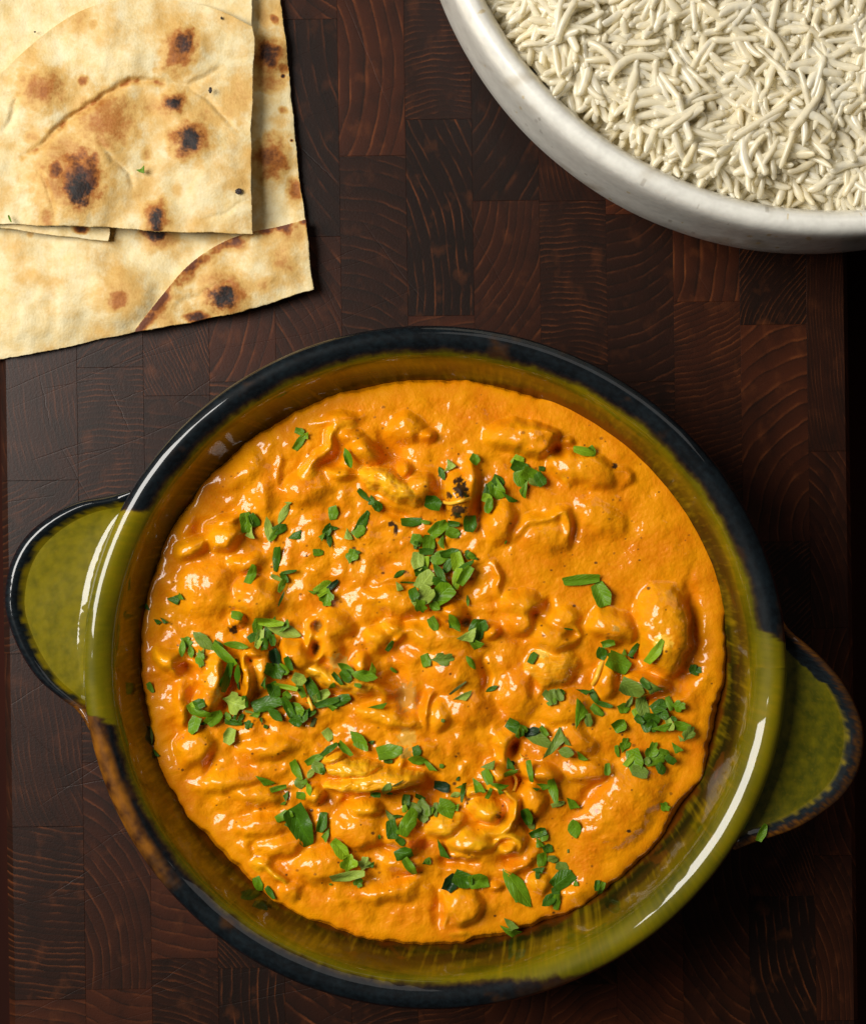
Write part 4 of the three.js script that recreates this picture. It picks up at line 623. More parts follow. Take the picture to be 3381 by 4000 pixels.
function leafGeo(kind, L, Wd, ang, seed, at, lift, surf) {     // a bent scrap of leaf lying on what is below it
  const r = rng(seed * 7919 + 13), o = OUT[kind](r), n = o.length, ring = [], M = 24;
  const len = o.map((p, i) => Math.hypot(o[(i + 1) % n][0] - p[0], o[(i + 1) % n][1] - p[1])), tot = len.reduce((a, b) => a + b);
  for (let m = 0; m < M; m++) { let t = m / M * tot, i = 0; while (t > len[i]) { t -= len[i]; i++; } const f = t / len[i]; ring.push([lerp(o[i][0], o[(i + 1) % n][0], f) + 0.025 * (r() - 0.5), lerp(o[i][1], o[(i + 1) % n][1], f) + 0.03 * (r() - 0.5)]); }
  const ca = Math.cos(ang * Math.PI / 180), sa = Math.sin(ang * Math.PI / 180), c1 = (r() - 0.35) * 0.9, c2 = (r() - 0.3) * 1.2, tw = (r() - 0.5) * 1.1, tl = (r() - 0.5) * 0.55, tv = (r() - 0.5) * 0.6, fo = (r() - 0.4) * 0.8;
  const P = [], U = [], I = [], rows = 4, th = 0.00016;
  const put = (u, v, down) => {
    const x = at[0] + (u * L * ca - v * Wd * sa), z = at[2] + (u * L * sa + v * Wd * ca), bend = c1 * u * u * L + c2 * v * v * Wd + tw * u * v * L + tl * u * L + tv * v * Wd + fo * Math.abs(v - 0.1) * Wd + 0.10 * Wd * noise(u * 3 + seed, v * 3);
    const g = surf(x, z), y = Math.max(lerp(g, at[1], 0.55) + bend + 0.00025, g + 0.00012) + lift;
    P.push(x, y - (down ? th : 0), z); U.push(u + 0.5, v + 0.5);
  };
  for (const down of [0, 1]) { put(0, 0, down); for (let k = 1; k <= rows; k++) for (const [u, v] of ring) put(u * k / rows, v * k / rows, down); }
  const half = 1 + rows * M;
  for (const d of [0, 1]) { const b = d * half, tri = (a, c, e) => (d ? I.push(a, e, c) : I.push(a, c, e)); for (let m = 0; m < M; m++) { const q = (m + 1) % M; tri(b, b + 1 + q, b + 1 + m); for (let k = 0; k < rows - 1; k++) { const a = b + 1 + k * M, c = a + M; tri(a + m, a + q, c + m); tri(a + q, c + q, c + m); } } }
  const e0 = 1 + (rows - 1) * M; for (let m = 0; m < M; m++) { const q = (m + 1) % M; I.push(e0 + m, e0 + q, half + e0 + m, e0 + q, half + e0 + q, half + e0 + m); }
  return geo(P, I, U);
}
let leafSeed = 1;
// one thing per bit or per clump of separate touching bits; sizes in tile pixels; y fixed for bits that lie elsewhere than on the curry
function cilantro(t, label, leaves, opt = {}) {
  const o = thing(leaves.length > 1 ? 'cilantro_clump' : 'cilantro_leaf', label, 'cilantro', 'chopped cilantro scattered as garnish');
  let base = null;
  leaves.forEach(([x, y, l, w, a, kind, tn], i) => {
    const k = opt.scale ?? 2.52, org = TILES[t] ?? opt.origin, px = org[0] + x / k, py = org[1] + y / k; let h = opt.y ?? BASE + 0.004, p;
    for (let n = 0; n < 3; n++) { p = W(px, py, h); if (opt.y === undefined) h = sm(p[0], p[2], l / k * S * 0.3)[1]; }
    const sc = (1 - h / CAM_H) * S / k; p[1] = h;
    if (!base) { base = p; o.position.set(p[0], p[1], p[2]); }
    const g = leafGeo(kind, l * sc * 1.10, w * sc * 1.22, a, leafSeed++, p, opt.y === undefined ? 0.00005 + Math.min(i, 9) * 0.00022 : i * 0.0002, opt.y === undefined ? fieldH : () => opt.y);
    g.translate(-base[0], -base[1], -base[2]);
    part('leaf', g, tone[tn], o);
  });
  return o;
}
// -- upper part of the curry
cilantro('A', 'crossed cilantro scraps near the shaded upper wall, highest on the naan side', [[1690, 700, 170, 66, -58, 's', 'M'], [1690, 592, 90, 60, 20, 'q', 'M'], [1748, 640, 80, 70, -20, 't', 'B']]);
cilantro('A', 'dull olive cilantro blade stuck to the shaded inner wall towards the naan', [[728, 955, 175, 78, -62, 'b', 'Y']]);
cilantro('A', 'folded two-toned cilantro bit above the twin coated lumps, stacked dark over pale', [[1165, 1490, 190, 100, 82, 'q', 'M'], [1245, 1465, 130, 80, 62, 'q', 'D'], [1205, 1595, 120, 90, 75, 't', 'P']]);
cilantro('A', 'pale pointed cilantro blade lying against small dark leaves near the twin lumps', [[1385, 1560, 240, 74, 84, 'b', 'P'], [1495, 1552, 130, 78, -25, 'q', 'D'], [1440, 1612, 120, 56, -55, 's', 'M']]);
cilantro('A', 'long pale cilantro sliver with a tiny pale tip beside it, on the glossy slope', [[1530, 1400, 215, 70, -62, 'b', 'P'], [1575, 1300, 72, 28, 5, 't', 'P']]);
cilantro('A', 'dark triangular cilantro scrap alone on smooth sauce above the curly stem bit', [[1655, 1625, 145, 84, -38, 't', 'D']]);
cilantro('B', 'slim cilantro blade in the hollow beside the stringy coated meat', [[400, 855, 195, 74, 74, 'b', 'M']]);
cilantro('B', 'two cilantro bits above the charred chicken, one dark one very pale', [[1322, 1005, 135, 58, 70, 'b', 'D'], [1400, 942, 125, 96, -70, 't', 'P']]);
cilantro('B', 'single five-sided cilantro bit above the charred chicken towards the rice bowl', [[1648, 868, 96, 84, 30, 'q', 'M']]);
cilantro('B', 'dark ruffled cilantro along the lower edge of the golden chicken shred', [[552, 1220, 150, 52, 48, 's', 'D'], [628, 1275, 105, 72, 70, 't', 'D'], [692, 1332, 95, 80, 40, 'q', 'D']]);
cilantro('B', 'rounded dark cilantro leaf at the end of the golden chicken shred', [[1238, 1295, 155, 122, 15, 'q', 'D']]);
cilantro('B', 'small rounded pale-edged cilantro leaf below the stringy coated meat', [[255, 1395, 125, 88, 75, 'q', 'M']]);
cilantro('B', 'long dark cilantro strip ending in a pale triangle, between lump and shred', [[548, 1480, 215, 84, -60, 's', 'D'], [512, 1575, 130, 92, -42, 'q', 'M'], [402, 1610, 118, 88, 62, 't', 'P']]);
cilantro('B', 'dark spiky cilantro tuft with splayed thin points near a small round leaf', [[196, 1575, 165, 76, 112, 'b', 'D'], [218, 1660, 150, 48, 82, 'b', 'D'], [245, 1545, 110, 38, 4, 's', 'D'], [150, 1625, 85, 56, 118, 't', 'M']]);
cilantro('B', 'flat dark cilantro strip just below the drooping end of the golden shred', [[1022, 1485, 190, 78, -3, 's', 'D'], [1160, 1487, 92, 36, 10, 's', 'M']]);
cilantro('B', 'cilantro fan of four leaves directly below the charred chicken', [[1290, 1545, 195, 108, -38, 'q', 'M'], [1440, 1505, 112, 52, 6, 's', 'D'], [1430, 1592, 132, 92, 25, 'q', 'M'], [1326, 1668, 150, 74, 96, 't', 'M']]);
cilantro('B', 'square dark cilantro leaf below the charred chicken on the rice bowl side', [[1602, 1502, 155, 118, 92, 'q', 'D']]);
cilantro('B', 'pair of cut cilantro leaves leading from the fan down to the central heap', [[1075, 1658, 110, 102, 20, 'q', 'M'], [1198, 1690, 150, 108, 95, 'q', 'M'], [1065, 1710, 80, 40, 100, 's', 'D']]);
cilantro('C', 'crumpled dark cilantro leaf cluster beside the fold near the charred chicken', [[95, 1165, 190, 120, 60, 'q', 'M'], [110, 1085, 120, 90, 30, 'q', 'D'], [10, 1200, 170, 90, 100, 'q', 'D'], [215, 1245, 180, 56, 35, 't', 'D'], [20, 1325, 140, 76, 100, 'q', 'M'], [0, 1250, 90, 80, 20, 'q', 'B']]);
cilantro('C', 'large veined cilantro cluster with pointed tip nearest the rice bowl', [[310, 890, 120, 110, 40, 'q', 'B'], [330, 950, 170, 110, 30, 'q', 'D'], [440, 1030, 190, 120, 30, 'q', 'M'], [320, 1060, 150, 100, 80, 'q', 'M'], [520, 1065, 130, 100, 60, 'q', 'D'], [365, 1160, 170, 80, 100, 't', 'M'], [470, 1095, 120, 60, 15, 's', 'G']]);
cilantro('C', 'tiny dark cilantro square next to the large veined cluster', [[543, 960, 64, 44, 5, 'q', 'D']]);
cilantro('C', 'light yellowish curved cilantro strip on the glossy plate near the rice bowl', [[965, 790, 220, 76, 14, 's', 'B'], [1030, 785, 90, 70, 60, 'q', 'M']]);
cilantro('C', 'minute cilantro fleck on the arc-shaped ridge', [[188, 1685, 44, 18, -60, 'b', 'M']]);
cilantro('C', 'minute dark cilantro fleck at the sauce edge nearest the rice bowl', [[1716, 1045, 30, 22, 30, 'q', 'D']]);
// -- middle
cilantro('D', 'long upright cilantro strip below the dark triangular scrap', [[1460, 85, 235, 68, 94, 's', 'D']]);
cilantro('D', 'slanting flat cilantro strip on the glossy lump below the twin coated lumps', [[1216, 236, 185, 76, -68, 's', 'M']]);
cilantro('D', 'curly cilantro stem piece hooking down to a thin tail', [[1460, 270, 110, 40, 28, 's', 'P'], [1540, 268, 110, 56, 62, 'q', 'D'], [1585, 212, 150, 34, -8, 's', 'D'], [1512, 348, 130, 56, 118, 's', 'M'], [1508, 480, 160, 22, 112, 'b', 'D']]);
cilantro('D', 'dark cilantro triangle near the shaded wall by the streaked handle', [[455, 492, 132, 88, -15, 't', 'D'], [515, 455, 78, 40, 62, 't', 'M']]);
cilantro('D', 'dark cilantro bit half in shade against the wall by the streaked handle', [[172, 545, 110, 50, 55, 't', 'D'], [150, 505, 80, 20, 75, 'b', 'Y']]);
cilantro('D', 'row of tiny dark cilantro triangles near the wall by the streaked handle', [[290, 700, 84, 46, 22, 't', 'D'], [355, 690, 92, 46, 35, 't', 'D']]);
cilantro('D', 'small folded cilantro square sitting on a knob between two big lumps', [[1070, 642, 112, 70, 6, 'q', 'M'], [1066, 612, 70, 26, 10, 's', 'B']]);
cilantro('D', 'big light green cilantro leaf heap with one long pale tail', [[1530, 785, 340, 120, 18, 'b', 'P'], [1400, 715, 250, 72, 6, 's', 'B'], [1275, 740, 150, 86, 100, 'q', 'M'], [1378, 815, 150, 70, 88, 's', 'D'], [1298, 865, 175, 70, 104, 's', 'P'], [1240, 850, 110, 74, -30, 'q', 'D'], [1428, 880, 105, 60, 82, 'q', 'D'], [1548, 750, 150, 66, -58, 't', 'M'], [1348, 915, 110, 62, 84, 'q', 'D'], [1446, 672, 62, 40, 100, 't', 'D']]);
cilantro('D', 'small three-lobed cilantro clump beside the long twisting leaf', [[570, 905, 130, 104, 40, 'l', 'M'], [535, 965, 160, 60, 92, 'b', 'M'], [624, 998, 115, 56, 82, 'b', 'M']]);
cilantro('D', 'very long twisting cilantro leaf with a second blade crossing it', [[745, 890, 250, 108, 42, 'b', 'G'], [940, 1030, 290, 78, 42, 's', 'M'], [895, 930, 112, 56, 35, 'q', 'D'], [1062, 935, 240, 66, 9, 'b', 'M'], [1060, 1085, 50, 30, -50, 'q', 'D']]);
cilantro('D', 'small ragged cilantro bit hanging below the long twisting leaf', [[705, 1065, 172, 86, 82, 'l', 'M'], [722, 1008, 90, 48, -30, 't', 'P']]);
cilantro('D', 'narrow dark cilantro leaf along the upright finger of chicken', [[1070, 1225, 195, 66, 98, 'b', 'D'], [1082, 1330, 80, 20, 80, 's', 'D']]);
cilantro('D', 'dark cilantro leaf hanging into the deep gap by the upright finger of chicken', [[965, 1255, 280, 64, 102, 's', 'D'], [948, 1310, 150, 80, 96, 'b', 'D']]);
cilantro('D', 'broad pale ruffled cilantro leaf below the upright finger of chicken', [[1045, 1500, 235, 190, 15, 'l', 'P'], [1150, 1490, 120, 56, 82, 's', 'D']]);
cilantro('D', 'largest dark green cilantro heap scattered under the arched chicken lump', [[1450, 1050, 150, 92, 72, 'q', 'K'], [1440, 1190, 175, 120, 20, 'q', 'D'], [1530, 1175, 115, 80, 30, 'q', 'M'], [1580, 1115, 140, 60, 68, 's', 'D'], [1342, 1300, 130, 50, 98, 't', 'D'], [1440, 1370, 150, 108, 70, 'q', 'D'], [1372, 1500, 285, 122, -16, 'q', 'D'], [1455, 1612, 175, 80, 42, 'b', 'D'], [1570, 1425, 90, 70, 60, 'q', 'M'], [1580, 1530, 210, 76, 66, 's', 'D'], [1660, 1560, 150, 118, 20, 'q', 'M'], [1660, 1665, 122, 100, 30, 'q', 'D'], [1560, 1338, 225, 44, 10, 's', 'B'], [1690, 1260, 130, 108, 30, 'q', 'P'], [1705, 1370, 150, 56, 66, 's', 'M'], [1730, 1620, 120, 84, 100, 'q', 'D']]);
cilantro('E', 'cilantro slices piled with a pale cut piece, beside the largest dark heap', [[50, 1370, 235, 98, 62, 's', 'D'], [145, 1425, 160, 82, -34, 'q', 'P'], [195, 1495, 235, 66, -16, 's', 'D'], [322, 1480, 205, 90, -26, 'q', 'D'], [38, 1500, 92, 40, -10, 't', 'M'], [30, 1590, 110, 70, -40, 'q', 'D'], [240, 1545, 110, 50, 20, 't', 'M']]);
cilantro('D', 'clump of cut cilantro below the dark overhang near the lower wall', [[702, 1510, 105, 86, -20, 'q', 'D'], [625, 1545, 84, 62, 60, 'q', 'B'], [712, 1606, 195, 68, 12, 's', 'M'], [848, 1652, 168, 108, -40, 'q', 'M'], [650, 1715, 165, 100, 112, 'q', 'M'], [742, 1700, 90, 30, -20, 't', 'D']]);
cilantro('D', 'small pile of dark cilantro scraps below the broad pale ruffled leaf', [[1040, 1692, 165, 56, 6, 's', 'D'], [1110, 1650, 95, 40, -62, 'q', 'D'], [985, 1628, 80, 50, 40, 'q', 'M'], [1055, 1640, 80, 30, 100, 's', 'D']]);
cilantro('D', 'thin pointed cilantro bit between the small dark pile and the largest heap', [[1252, 1622, 115, 50, -12, 't', 'M'], [1205, 1592, 100, 20, 12, 's', 'P']]);
cilantro('D', 'dark crumpled cilantro bit below the thin pointed one', [[1180, 1715, 92, 78, 30, 'l', 'D'], [1312, 1668, 50, 24, 80, 's', 'D'], [1358, 1732, 44, 34, 20, 'q', 'D']]);
cilantro('G', 'pale quarter-cut cilantro leaf standing under the small dark pile', [[1002, 62, 150, 108, 112, 'q', 'P']]);
cilantro('D', 'shaded cilantro bit at the sauce edge below the pointed chicken lump', [[222, 1350, 105, 48, 66, 's', 'M']]);
cilantro('G', 'olive cilantro leaf clinging to the wall at the lower edge by the streaked handle', [[215, 60, 210, 62, 82, 'b', 'Y'], [190, 30, 120, 50, 80, 'q', 'K'], [272, 232, 92, 36, 48, 't', 'D']]);
cilantro('E', 'heart-shaped cilantro leaf alone above the central lump', [[440, 58, 150, 112, -70, 'l', 'M'], [495, 20, 60, 36, 20, 't', 'D']]);
cilantro('E', 'tiny pale square of cilantro near the spiky tuft', [[108, 22, 98, 62, 2, 'q', 'M']]);
cilantro('E', 'folded bright cilantro leaf with dark rolled edge, midway to the central heap', [[165, 370, 175, 100, -36, 'q', 'B'], [192, 462, 175, 124, 100, 'l', 'M'], [255, 340, 130, 50, -42, 's', 'K'], [52, 412, 92, 38, 12, 't', 'M']]);
cilantro('E', 'thin dark cilantro sliver beside the central heap', [[905, 230, 125, 48, -32, 'b', 'D']]);
cilantro('E', 'pale cilantro teardrop beside the central heap', [[898, 360, 105, 62, 48, 't', 'P'], [985, 316, 140, 18, 2, 's', 'D']]);
cilantro('E', 'biggest bright cilantro heap at the centre of the curry', [[1085, 105, 170, 112, 96, 'q', 'P'], [1165, 120, 125, 56, 96, 's', 'B'], [1122, 205, 130, 80, -10, 'q', 'D'], [1170, 10, 140, 60, 5, 's', 'D'], [1300, 70, 175, 110, -32, 'q', 'M'], [1400, 25, 180, 78, -10, 'q', 'D'], [1475, 108, 175, 108, 78, 'q', 'B'], [1382, 150, 140, 70, 118, 'q', 'D'], [1300, 215, 195, 72, 56, 'b', 'D'], [1160, 290, 205, 140, -52, 'q', 'P'], [1305, 310, 150, 84, 20, 'q', 'D'], [1165, 400, 130, 100, 30, 'q', 'P'], [1470, 275, 205, 78, 98, 's', 'B'], [1548, 245, 195, 84, -58, 'q', 'M'], [1150, 470, 235, 108, -32, 'q', 'P'], [1322, 420, 225, 160, -42, 'q', 'M'], [1048, 430, 115, 86, 66, 'q', 'D'], [1110, 540, 150, 108, 60, 'l', 'M'], [1252, 545, 115, 78, 30, 'b', 'M'], [1565, 150, 165, 56, -32, 's', 'D']]);
cilantro('E', 'small dark cilantro curl above the bright central heap, on the rice bowl side', [[1570, 45, 90, 36, 80, 's', 'D'], [1612, 55, 80, 56, 40, 'q', 'M'], [1660, 80, 30, 24, 0, 'q', 'D']]);
cilantro('E', 'short upright cilantro sliver below the bright central heap', [[1578, 495, 110, 28, 86, 'b', 'M']]);
cilantro('E', 'neat cilantro rectangle below the bright central heap', [[1240, 725, 132, 80, 62, 'q', 'M']]);
cilantro('E', 'star of cilantro leaves with a pale triangular front, below the central heap', [[1450, 712, 195, 80, 60, 'b', 'M'], [1418, 732, 112, 66, 42, 't', 'D'], [1660, 790, 225, 130, 102, 'q', 'D'], [1580, 855, 205, 108, -22, 't', 'P'], [1640, 920, 170, 86, 25, 't', 'M'], [1728, 745, 95, 80, 70, 'q', 'D']]);
cilantro('E', 'short dark cilantro sliver on the slope of the wavy trough', [[815, 945, 115, 48, -52, 's', 'D']]);
cilantro('E', 'upright cilantro bit just before the lobed greyish leaf', [[1165, 1082, 115, 84, 70, 'q', 'M']]);
cilantro('E', 'lobed greyish cilantro leaf lying flat at the middle of the dish', [[1330, 1072, 225, 118, -4, 'l', 'G']]);
cilantro('E', 'small curved cilantro comma beside the lobed greyish leaf', [[1610, 1105, 155, 54, 56, 'b', 'M']]);
cilantro('E', 'tiny cilantro sliver above the wavy trough', [[850, 1180, 78, 30, 36, 's', 'M']]);
cilantro('E', 'arched cilantro leaf with sliced strips, like a small boat', [[390, 1170, 205, 72, 34, 'b', 'M'], [378, 1240, 130, 78, 42, 'q', 'D'], [560, 1235, 250, 96, 10, 'b', 'M'], [638, 1180, 150, 70, 84, 't', 'B'], [298, 1262, 145, 44, 50, 's', 'D'], [500, 1325, 72, 40, 10, 'q', 'M']]);
cilantro('E', 'little cilantro triangle between the sliced piles and the arched leaf', [[245, 1340, 84, 56, -50, 't', 'M']]);
cilantro('E', 'flat cilantro strip on the sauce below the wavy trough', [[692, 1540, 185, 46, -8, 't', 'M']]);
cilantro('E', 'thin faded cilantro stem on the glossy patch', [[1480, 1357, 195, 24, -36, 's', 'Y']]);
cilantro('E', 'pale cilantro triangle on the glossy patch below the faded stem', [[1530, 1442, 195, 74, -18, 't', 'P']]);
cilantro('E', 'minute cilantro speck under the glossy patch', [[1335, 1675, 38, 32, 10, 'q', 'G']]);
cilantro('E', 'faded cilantro sliver below the sliced piles', [[60, 1692, 95, 36, -64, 's', 'Y']]);
cilantro('F', 'wavy cilantro strip lying crosswise beside the arc-shaped ridge', [[930, 288, 345, 92, -6, 's', 'M']]);
cilantro('F', 'pointed oval cilantro leaf touching the wavy strip', [[1130, 432, 225, 148, 68, 'q', 'M']]);
cilantro('F', 'rounded pale cilantro bit above the dark shield-shaped leaf', [[1195, 915, 120, 66, -18, 'q', 'M']]);
cilantro('F', 'shield-shaped cilantro leaf with a dark round lobe beside it', [[1130, 1015, 135, 100, 72, 'b', 'D'], [1300, 1110, 230, 150, 28, 'q', 'M'], [1240, 1062, 125, 38, 42, 's', 'D'], [1350, 1005, 72, 44, 70, 't', 'M']]);
cilantro('F', 'narrow dark cilantro bit at the foot of the square chicken lump', [[1448, 980, 145, 50, -58, 's', 'D'], [1424, 1052, 44, 22, 20, 'q', 'K']]);
cilantro('F', 'light flat cilantro strip on top of the biggest chicken chunk', [[1662, 1002, 265, 80, -54, 's', 'B']]);
cilantro('F', 'dark upright cilantro bit beside the pale stringy meat', [[450, 1060, 112, 58, -62, 'q', 'D']]);
cilantro('F', 'hair-thin cilantro sliver on the thin meat shelf', [[805, 775, 84, 15, 10, 's', 'D']]);
cilantro('F', 'dark flat cilantro blade on smooth sauce past the pale glossy triangle', [[48, 1360, 125, 44, -26, 'b', 'D']]);
cilantro('F', 'bundle of chopped cilantro with shiny slices on the glossy ridge', [[602, 1435, 115, 66, 40, 'q', 'G'], [655, 1440, 135, 62, 80, 'q', 'G'], [712, 1420, 112, 64, 66, 'q', 'G'], [640, 1492, 100, 40, -30, 's', 'M'], [735, 1395, 60, 50, 40, 'q', 'D']]);
cilantro('F', 'zigzag dark cilantro strip below the yellow bean-like shred', [[955, 1390, 155, 50, 12, 't', 'D'], [1055, 1440, 135, 60, 64, 's', 'D'], [1155, 1518, 155, 46, 18, 's', 'D']]);
cilantro('F', 'short cilantro band below the zigzag dark strip', [[1085, 1580, 145, 68, 42, 's', 'M']]);
cilantro('F', 'tall cilantro triangle with a small pale leaf at its foot', [[915, 1610, 290, 142, -80, 't', 'M'], [1000, 1672, 125, 70, 80, 'q', 'G']]);
cilantro('F', 'broad greyish cilantro leaf above the rim-side green heap', [[1430, 1365, 230, 142, 26, 'q', 'G']]);
cilantro('F', 'dark greyish folded cilantro wedge under the biggest chicken chunk', [[1610, 1340, 215, 108, 36, 't', 'G'], [1560, 1310, 120, 70, 50, 'q', 'D']]);
cilantro('F', 'two joined cilantro bits beside the rim-side green heap', [[1350, 1550, 112, 88, -20, 'q', 'M'], [1402, 1490, 112, 48, -60, 's', 'G']]);
cilantro('J', 'large rim-side cilantro heap beneath the biggest chicken chunk', [[270, 1550, 210, 112, 78, 'q', 'G'], [200, 1600, 80, 50, 60, 'q', 'B'], [425, 1530, 145, 100, -30, 'q', 'D'], [535, 1505, 130, 62, 72, 'q', 'M'], [618, 1532, 135, 104, 10, 'l', 'M'], [445, 1590, 155, 90, 40, 'q', 'D'], [360, 1650, 155, 90, 20, 'q', 'D'], [300, 1700, 160, 90, 80, 'q', 'D'], [530, 1702, 125, 62, 70, 'q', 'P'], [650, 1725, 165, 80, 10, 'q', 'M'], [450, 1740, 190, 80, -10, 't', 'M'], [360, 1720, 120, 80, 50, 'q', 'D'], [715, 1800, 170, 106, -60, 'l', 'G'], [640, 1850, 80, 40, 40, 't', 'P'], [570, 1650, 60, 44, 20, 'q', 'D'], [230, 1660, 100, 60, 40, 's', 'D']]);
cilantro('J', 'dark curled cilantro bit in the channel behind the biggest chicken chunk', [[790, 1178, 128, 92, 12, 'l', 'D'], [762, 1170, 90, 56, 100, 'q', 'D']]);
cilantro('J', 'curved cilantro bit beside the rim-side heap', [[45, 1720, 130, 104, -30, 'q', 'M']]);
// -- lower part
cilantro('I', 'dark glossy cilantro mound at the tip of the peaked ridge', [[-110, -60, 200, 110, 20, 'q', 'D'], [330, 20, 95, 78, 60, 'q', 'D'], [260, -40, 130, 100, 30, 'q', 'D'], [305, 40, 110, 50, 80, 't', 'M'], [360, -5, 90, 60, 30, 'q', 'M']].slice(1));
cilantro('I', 'large greyish cilantro leaves crossed with one long blade, biggest on the lower half', [[500, 80, 265, 112, 28, 'q', 'G'], [440, 20, 150, 70, -20, 'q', 'K'], [780, 112, 112, 48, 62, 't', 'G'], [668, 150, 335, 118, -64, 't', 'G'], [782, 222, 145, 100, 12, 'b', 'G'], [560, 10, 110, 50, 50, 's', 'M']]);
cilantro('I', 'lone dark cilantro triangle below the crossed greyish leaves', [[925, 268, 135, 58, 44, 't', 'M']]);
cilantro('I', 'heart-like cilantro leaf with a thin strip beside it, below the rim-side heap', [[1358, 152, 155, 98, -72, 'l', 'M'], [1280, 212, 115, 38, 78, 's', 'M']]);
cilantro('I', 'ruffled cilantro heap at the upper end of the smooth sauce slope', [[1450, 300, 205, 130, 70, 'q', 'M'], [1405, 300, 145, 50, -48, 's', 'B'], [1505, 415, 155, 100, 10, 'q', 'G'], [1615, 215, 210, 104, -58, 'l', 'M'], [1650, 292, 175, 90, -14, 'q', 'M'], [1710, 380, 112, 78, 60, 'q', 'D'], [1735, 230, 112, 80, 20, 'q', 'M'], [1570, 302, 80, 60, 100, 'b', 'G'], [1800, 290, 110, 70, 40, 'q', 'D'], [1850, 175, 130, 70, 45, 't', 'M']]);
cilantro('I', 'small upright cilantro square below the ruffled heap', [[1185, 392, 108, 56, 88, 'q', 'M']]);
cilantro('I', 'dark cilantro bit on the meat thread beside the curled shreds', [[222, 348, 140, 68, 62, 't', 'D'], [240, 432, 130, 48, -10, 's', 'M'], [252, 328, 44, 40, 10, 'q', 'K']]);
cilantro('I', 'slender hooked cilantro strip on the ribbed lump', [[425, 412, 205, 48, 80, 's', 'M']]);
cilantro('I', 'forked cilantro clump with one tall leaf, on the orange slope', [[555, 562, 135, 62, 20, 't', 'M'], [485, 585, 82, 30, 10, 't', 'D'], [655, 600, 240, 80, 76, 's', 'M'], [700, 728, 130, 50, -12, 'q', 'P'], [832, 732, 155, 80, 42, 't', 'M']]);
cilantro('I', 'single pale teardrop cilantro leaf on the smooth lower slope', [[866, 975, 185, 118, 84, 'b', 'M']]);
cilantro('I', 'dark cilantro column running down beside the curled shreds', [[400, 862, 165, 90, 72, 'q', 'D'], [432, 930, 115, 66, 62, 'q', 'G'], [500, 1010, 155, 80, -20, 'q', 'D'], [556, 1032, 100, 80, 70, 'q', 'M'], [508, 1112, 115, 70, 64, 't', 'M']]);
cilantro('I', 'little cilantro cluster below the dark column', [[600, 1170, 92, 76, -20, 'q', 'D'], [545, 1278, 125, 92, 82, 'q', 'M'], [650, 1270, 100, 66, 12, 'q', 'G']]);
cilantro('I', 'minute cilantro chip on the smooth lower slope', [[800, 1195, 36, 16, 90, 'q', 'G']]);
cilantro('I', 'tiny spiky cilantro cross between two lower clusters', [[510, 1388, 125, 56, -12, 't', 'D'], [500, 1432, 62, 40, 80, 'q', 'D']]);
cilantro('I', 'squarish dark cilantro pair at the foot of the smooth slope', [[740, 1350, 122, 88, 20, 'q', 'G'], [745, 1472, 220, 142, -36, 'q', 'D']]);
cilantro('I', 'tiny cilantro triangle by the squarish dark pair', [[875, 1515, 66, 54, 60, 't', 'M']]);
cilantro('I', 'two slim cilantro slices at the sauce edge towards the shaded handle', [[1085, 1535, 105, 52, 96, 'q', 'D'], [1130, 1560, 122, 50, -74, 's', 'M']]);
cilantro('I', 'three-armed dark cilantro clump near the lower edge', [[680, 1590, 92, 76, 70, 'q', 'D'], [618, 1670, 175, 90, -32, 'b', 'D'], [685, 1690, 155, 70, 94, 's', 'M']]);
cilantro('I', 'large whole cilantro leaf with glossy midrib, longest on the lower edge', [[302, 1562, 430, 150, 54, 'b', 'M'], [290, 1675, 80, 44, 30, 't', 'M']]);
cilantro('I', 'cilantro leaf at the sauce edge below the rim-side heap', [[1748, 760, 115, 80, 40, 'l', 'M']]);
cilantro('H', 'pale cilantro bit above the golden chicken strip', [[205, 50, 115, 80, 55, 'q', 'P']]);
cilantro('H', 'curved bright cilantro leaf with a dark fold, above the golden chicken strip', [[515, 110, 240, 106, 50, 'b', 'M'], [628, 128, 66, 38, -10, 't', 'D'], [490, 160, 90, 24, 30, 's', 'B']]);
cilantro('H', 'roof-shaped pair of cilantro strips above the golden chicken strip', [[70, 292, 175, 70, -26, 's', 'M'], [215, 198, 195, 56, -38, 's', 'D'], [372, 195, 180, 58, 46, 's', 'M']]);
cilantro('H', 'large rectangular cilantro leaf near the cut end of the golden chicken strip', [[812, 215, 235, 122, -10, 'q', 'M'], [795, 310, 84, 40, 5, 's', 'D']]);
cilantro('H', 'cilantro leaf with a long curved tip at the cut end of the golden chicken strip', [[1075, 208, 92, 76, 70, 'q', 'D'], [1085, 298, 180, 88, 8, 'b', 'M'], [1192, 352, 190, 56, 42, 't', 'M']]);
cilantro('G', 'cluster of mixed cilantro bits at the frayed end of the golden chicken strip', [[1655, 400, 195, 76, 66, 's', 'M'], [1690, 525, 105, 86, 40, 'q', 'G'], [1870, 370, 125, 96, 30, 'q', 'G'], [1800, 425, 115, 58, -56, 'b', 'P'], [1915, 410, 70, 50, 80, 'q', 'D'], [1745, 520, 80, 60, -40, 't', 'M']]);
cilantro('H', 'tiny bright cilantro bit at the frayed end of the golden chicken strip', [[15, 590, 115, 52, 78, 'b', 'B']]);
cilantro('H', 'greyish cilantro leaf with a thin stem leaning on the golden chicken strip', [[780, 592, 150, 78, -60, 'b', 'G'], [892, 530, 120, 12, -28, 's', 'Y'], [670, 642, 98, 52, 5, 'q', 'D'], [800, 632, 70, 24, 10, 's', 'D']]);
cilantro('H', 'almost black wet cilantro square in the hollow past the golden strip', [[1322, 560, 145, 88, 10, 'q', 'K']]);
cilantro('H', 'minute cilantro chip past the cut end of the golden strip', [[1322, 360, 44, 38, 5, 'q', 'M']]);
